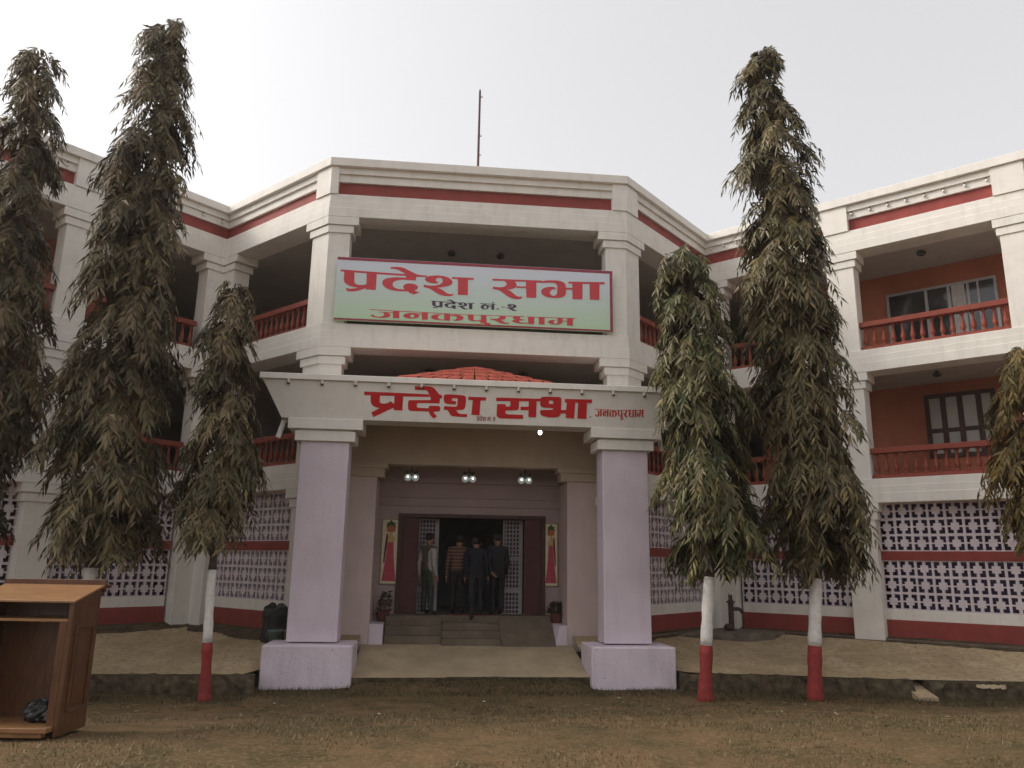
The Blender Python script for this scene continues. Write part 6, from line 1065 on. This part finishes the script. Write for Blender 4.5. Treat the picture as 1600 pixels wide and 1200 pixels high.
ca = me.color_attributes.new('leaf_colour', 'FLOAT_COLOR', 'POINT'); C4 = np.ones((n_, 3, 4), np.float32); C4[:, :, :3] = cc_[:, None, :]; ca.data.foreach_set('color', C4.ravel())
me.materials.append(LEAF); o = bpy.data.objects.new('grass', me); COL.objects.link(o); tag(o, 'short dry grass growing over the lawn', 'grass', kind='stuff')

proto = None
for k, (x, y) in enumerate(((-2.2, -3.0), (-1.35, -4.1), (-2.9, -2.7), (0.1, -2.6), (3.9, -4.3), (4.55, -4.5), (-3.0, -4.4), (2.2, -2.3), (4.9, -2.9))):
    if proto is None:
        mb = MB(); mb.add([(-.035, -.02, 0.006), (.03, -.028, 0.012), (.04, .018, 0.005), (.0, .03, 0.022), (-.03, .02, 0.008)], [(0, 1, 3), (1, 2, 3), (0, 3, 4)])
        proto = mb.build('paper_scrap', PAPER, loc=(0, 0, 0)); c = tag(proto, 'tiny scrap of white paper lying on the dry lawn', 'litter', 'paper scraps on the lawn')
    else: c = proto.copy(); COL.objects.link(c)
    c.location = (x, y, lawn_z(x, y)+0.025*fbm(x, y, 0.9)+0.012); c.rotation_euler = (rnd.uniform(-.2, .2), rnd.uniform(-.2, .2), rnd.uniform(0, 6)); s_ = rnd.uniform(0.45, 0.9); c.scale = (s_, s_, s_)

# fallen mast tree leaves on the lawn and the drive
g = np.random.default_rng(77); n_ = 900
tx = g.choice(np.array([-7.3, -5.6, -4.0, 3.5, 5.3, 9.3, 0.0, 2.0]), n_); x = tx+g.normal(0, 1.3, n_); y = -2.9-np.abs(g.normal(0, 1.6, n_))+0.5*g.random(n_)
ok = np.array([b_ < kerb_y(a_)-0.08 and b_ > -9.5 for a_, b_ in zip(x, y)]); x = x[ok]; y = y[ok]; n_ = len(x)
z = np.array([lawn_z(a_, b_)+0.025*fbm(a_, b_, 0.9) for a_, b_ in zip(x, y)])+0.012; ph = g.random(n_)*6.283
D_ = unit(np.stack([np.cos(ph), np.sin(ph), g.normal(0, 0.12, n_)], 1)); W_ = unit(np.cross(D_, np.array([0, 0, 1.0])+g.normal(0, 0.25, (n_, 3))))
lit = thing('leaf_litter_base', None, None); cl = np.array([(0.20, 0.13, 0.06), (0.10, 0.065, 0.035), (0.26, 0.18, 0.09), (0.07, 0.06, 0.03)])[g.integers(0, 4, n_)]*(0.7+0.6*g.random((n_, 1)))
ll = leaves_mesh('leaf_litter', np.stack([x, y, z], 1), D_, W_, 0.09+0.08*g.random(n_), 0.02+0.012*g.random(n_), cl, lit, 0.2, 0.05)
ll.parent = None; bpy.data.objects.remove(lit); tag(ll, 'dry fallen leaves scattered over the lawn', 'leaf litter', kind='stuff')

# ------------------------------------------------------------------ the hazy winter air
hm = bpy.data.materials.new('winter_haze'); hm.use_nodes = True
n = hm.node_tree.nodes; l = hm.node_tree.links; n.remove(n['Principled BSDF'])
pv = n.new('ShaderNodeVolumePrincipled'); pv.inputs['Color'].default_value = (0.98, 0.86, 0.76, 1); pv.inputs['Density'].default_value = 0.0011; pv.inputs['Anisotropy'].default_value = 0.45
l.new(pv.outputs[0], n['Material Output'].inputs['Volume'])
mb = MB(); mb.box(-262, 262, -262, 262, -2.0, 12.6); tag(mb.build('haze', hm, loc=(0, 0, -2)), 'thin pale winter haze in the air', 'haze', kind='stuff')
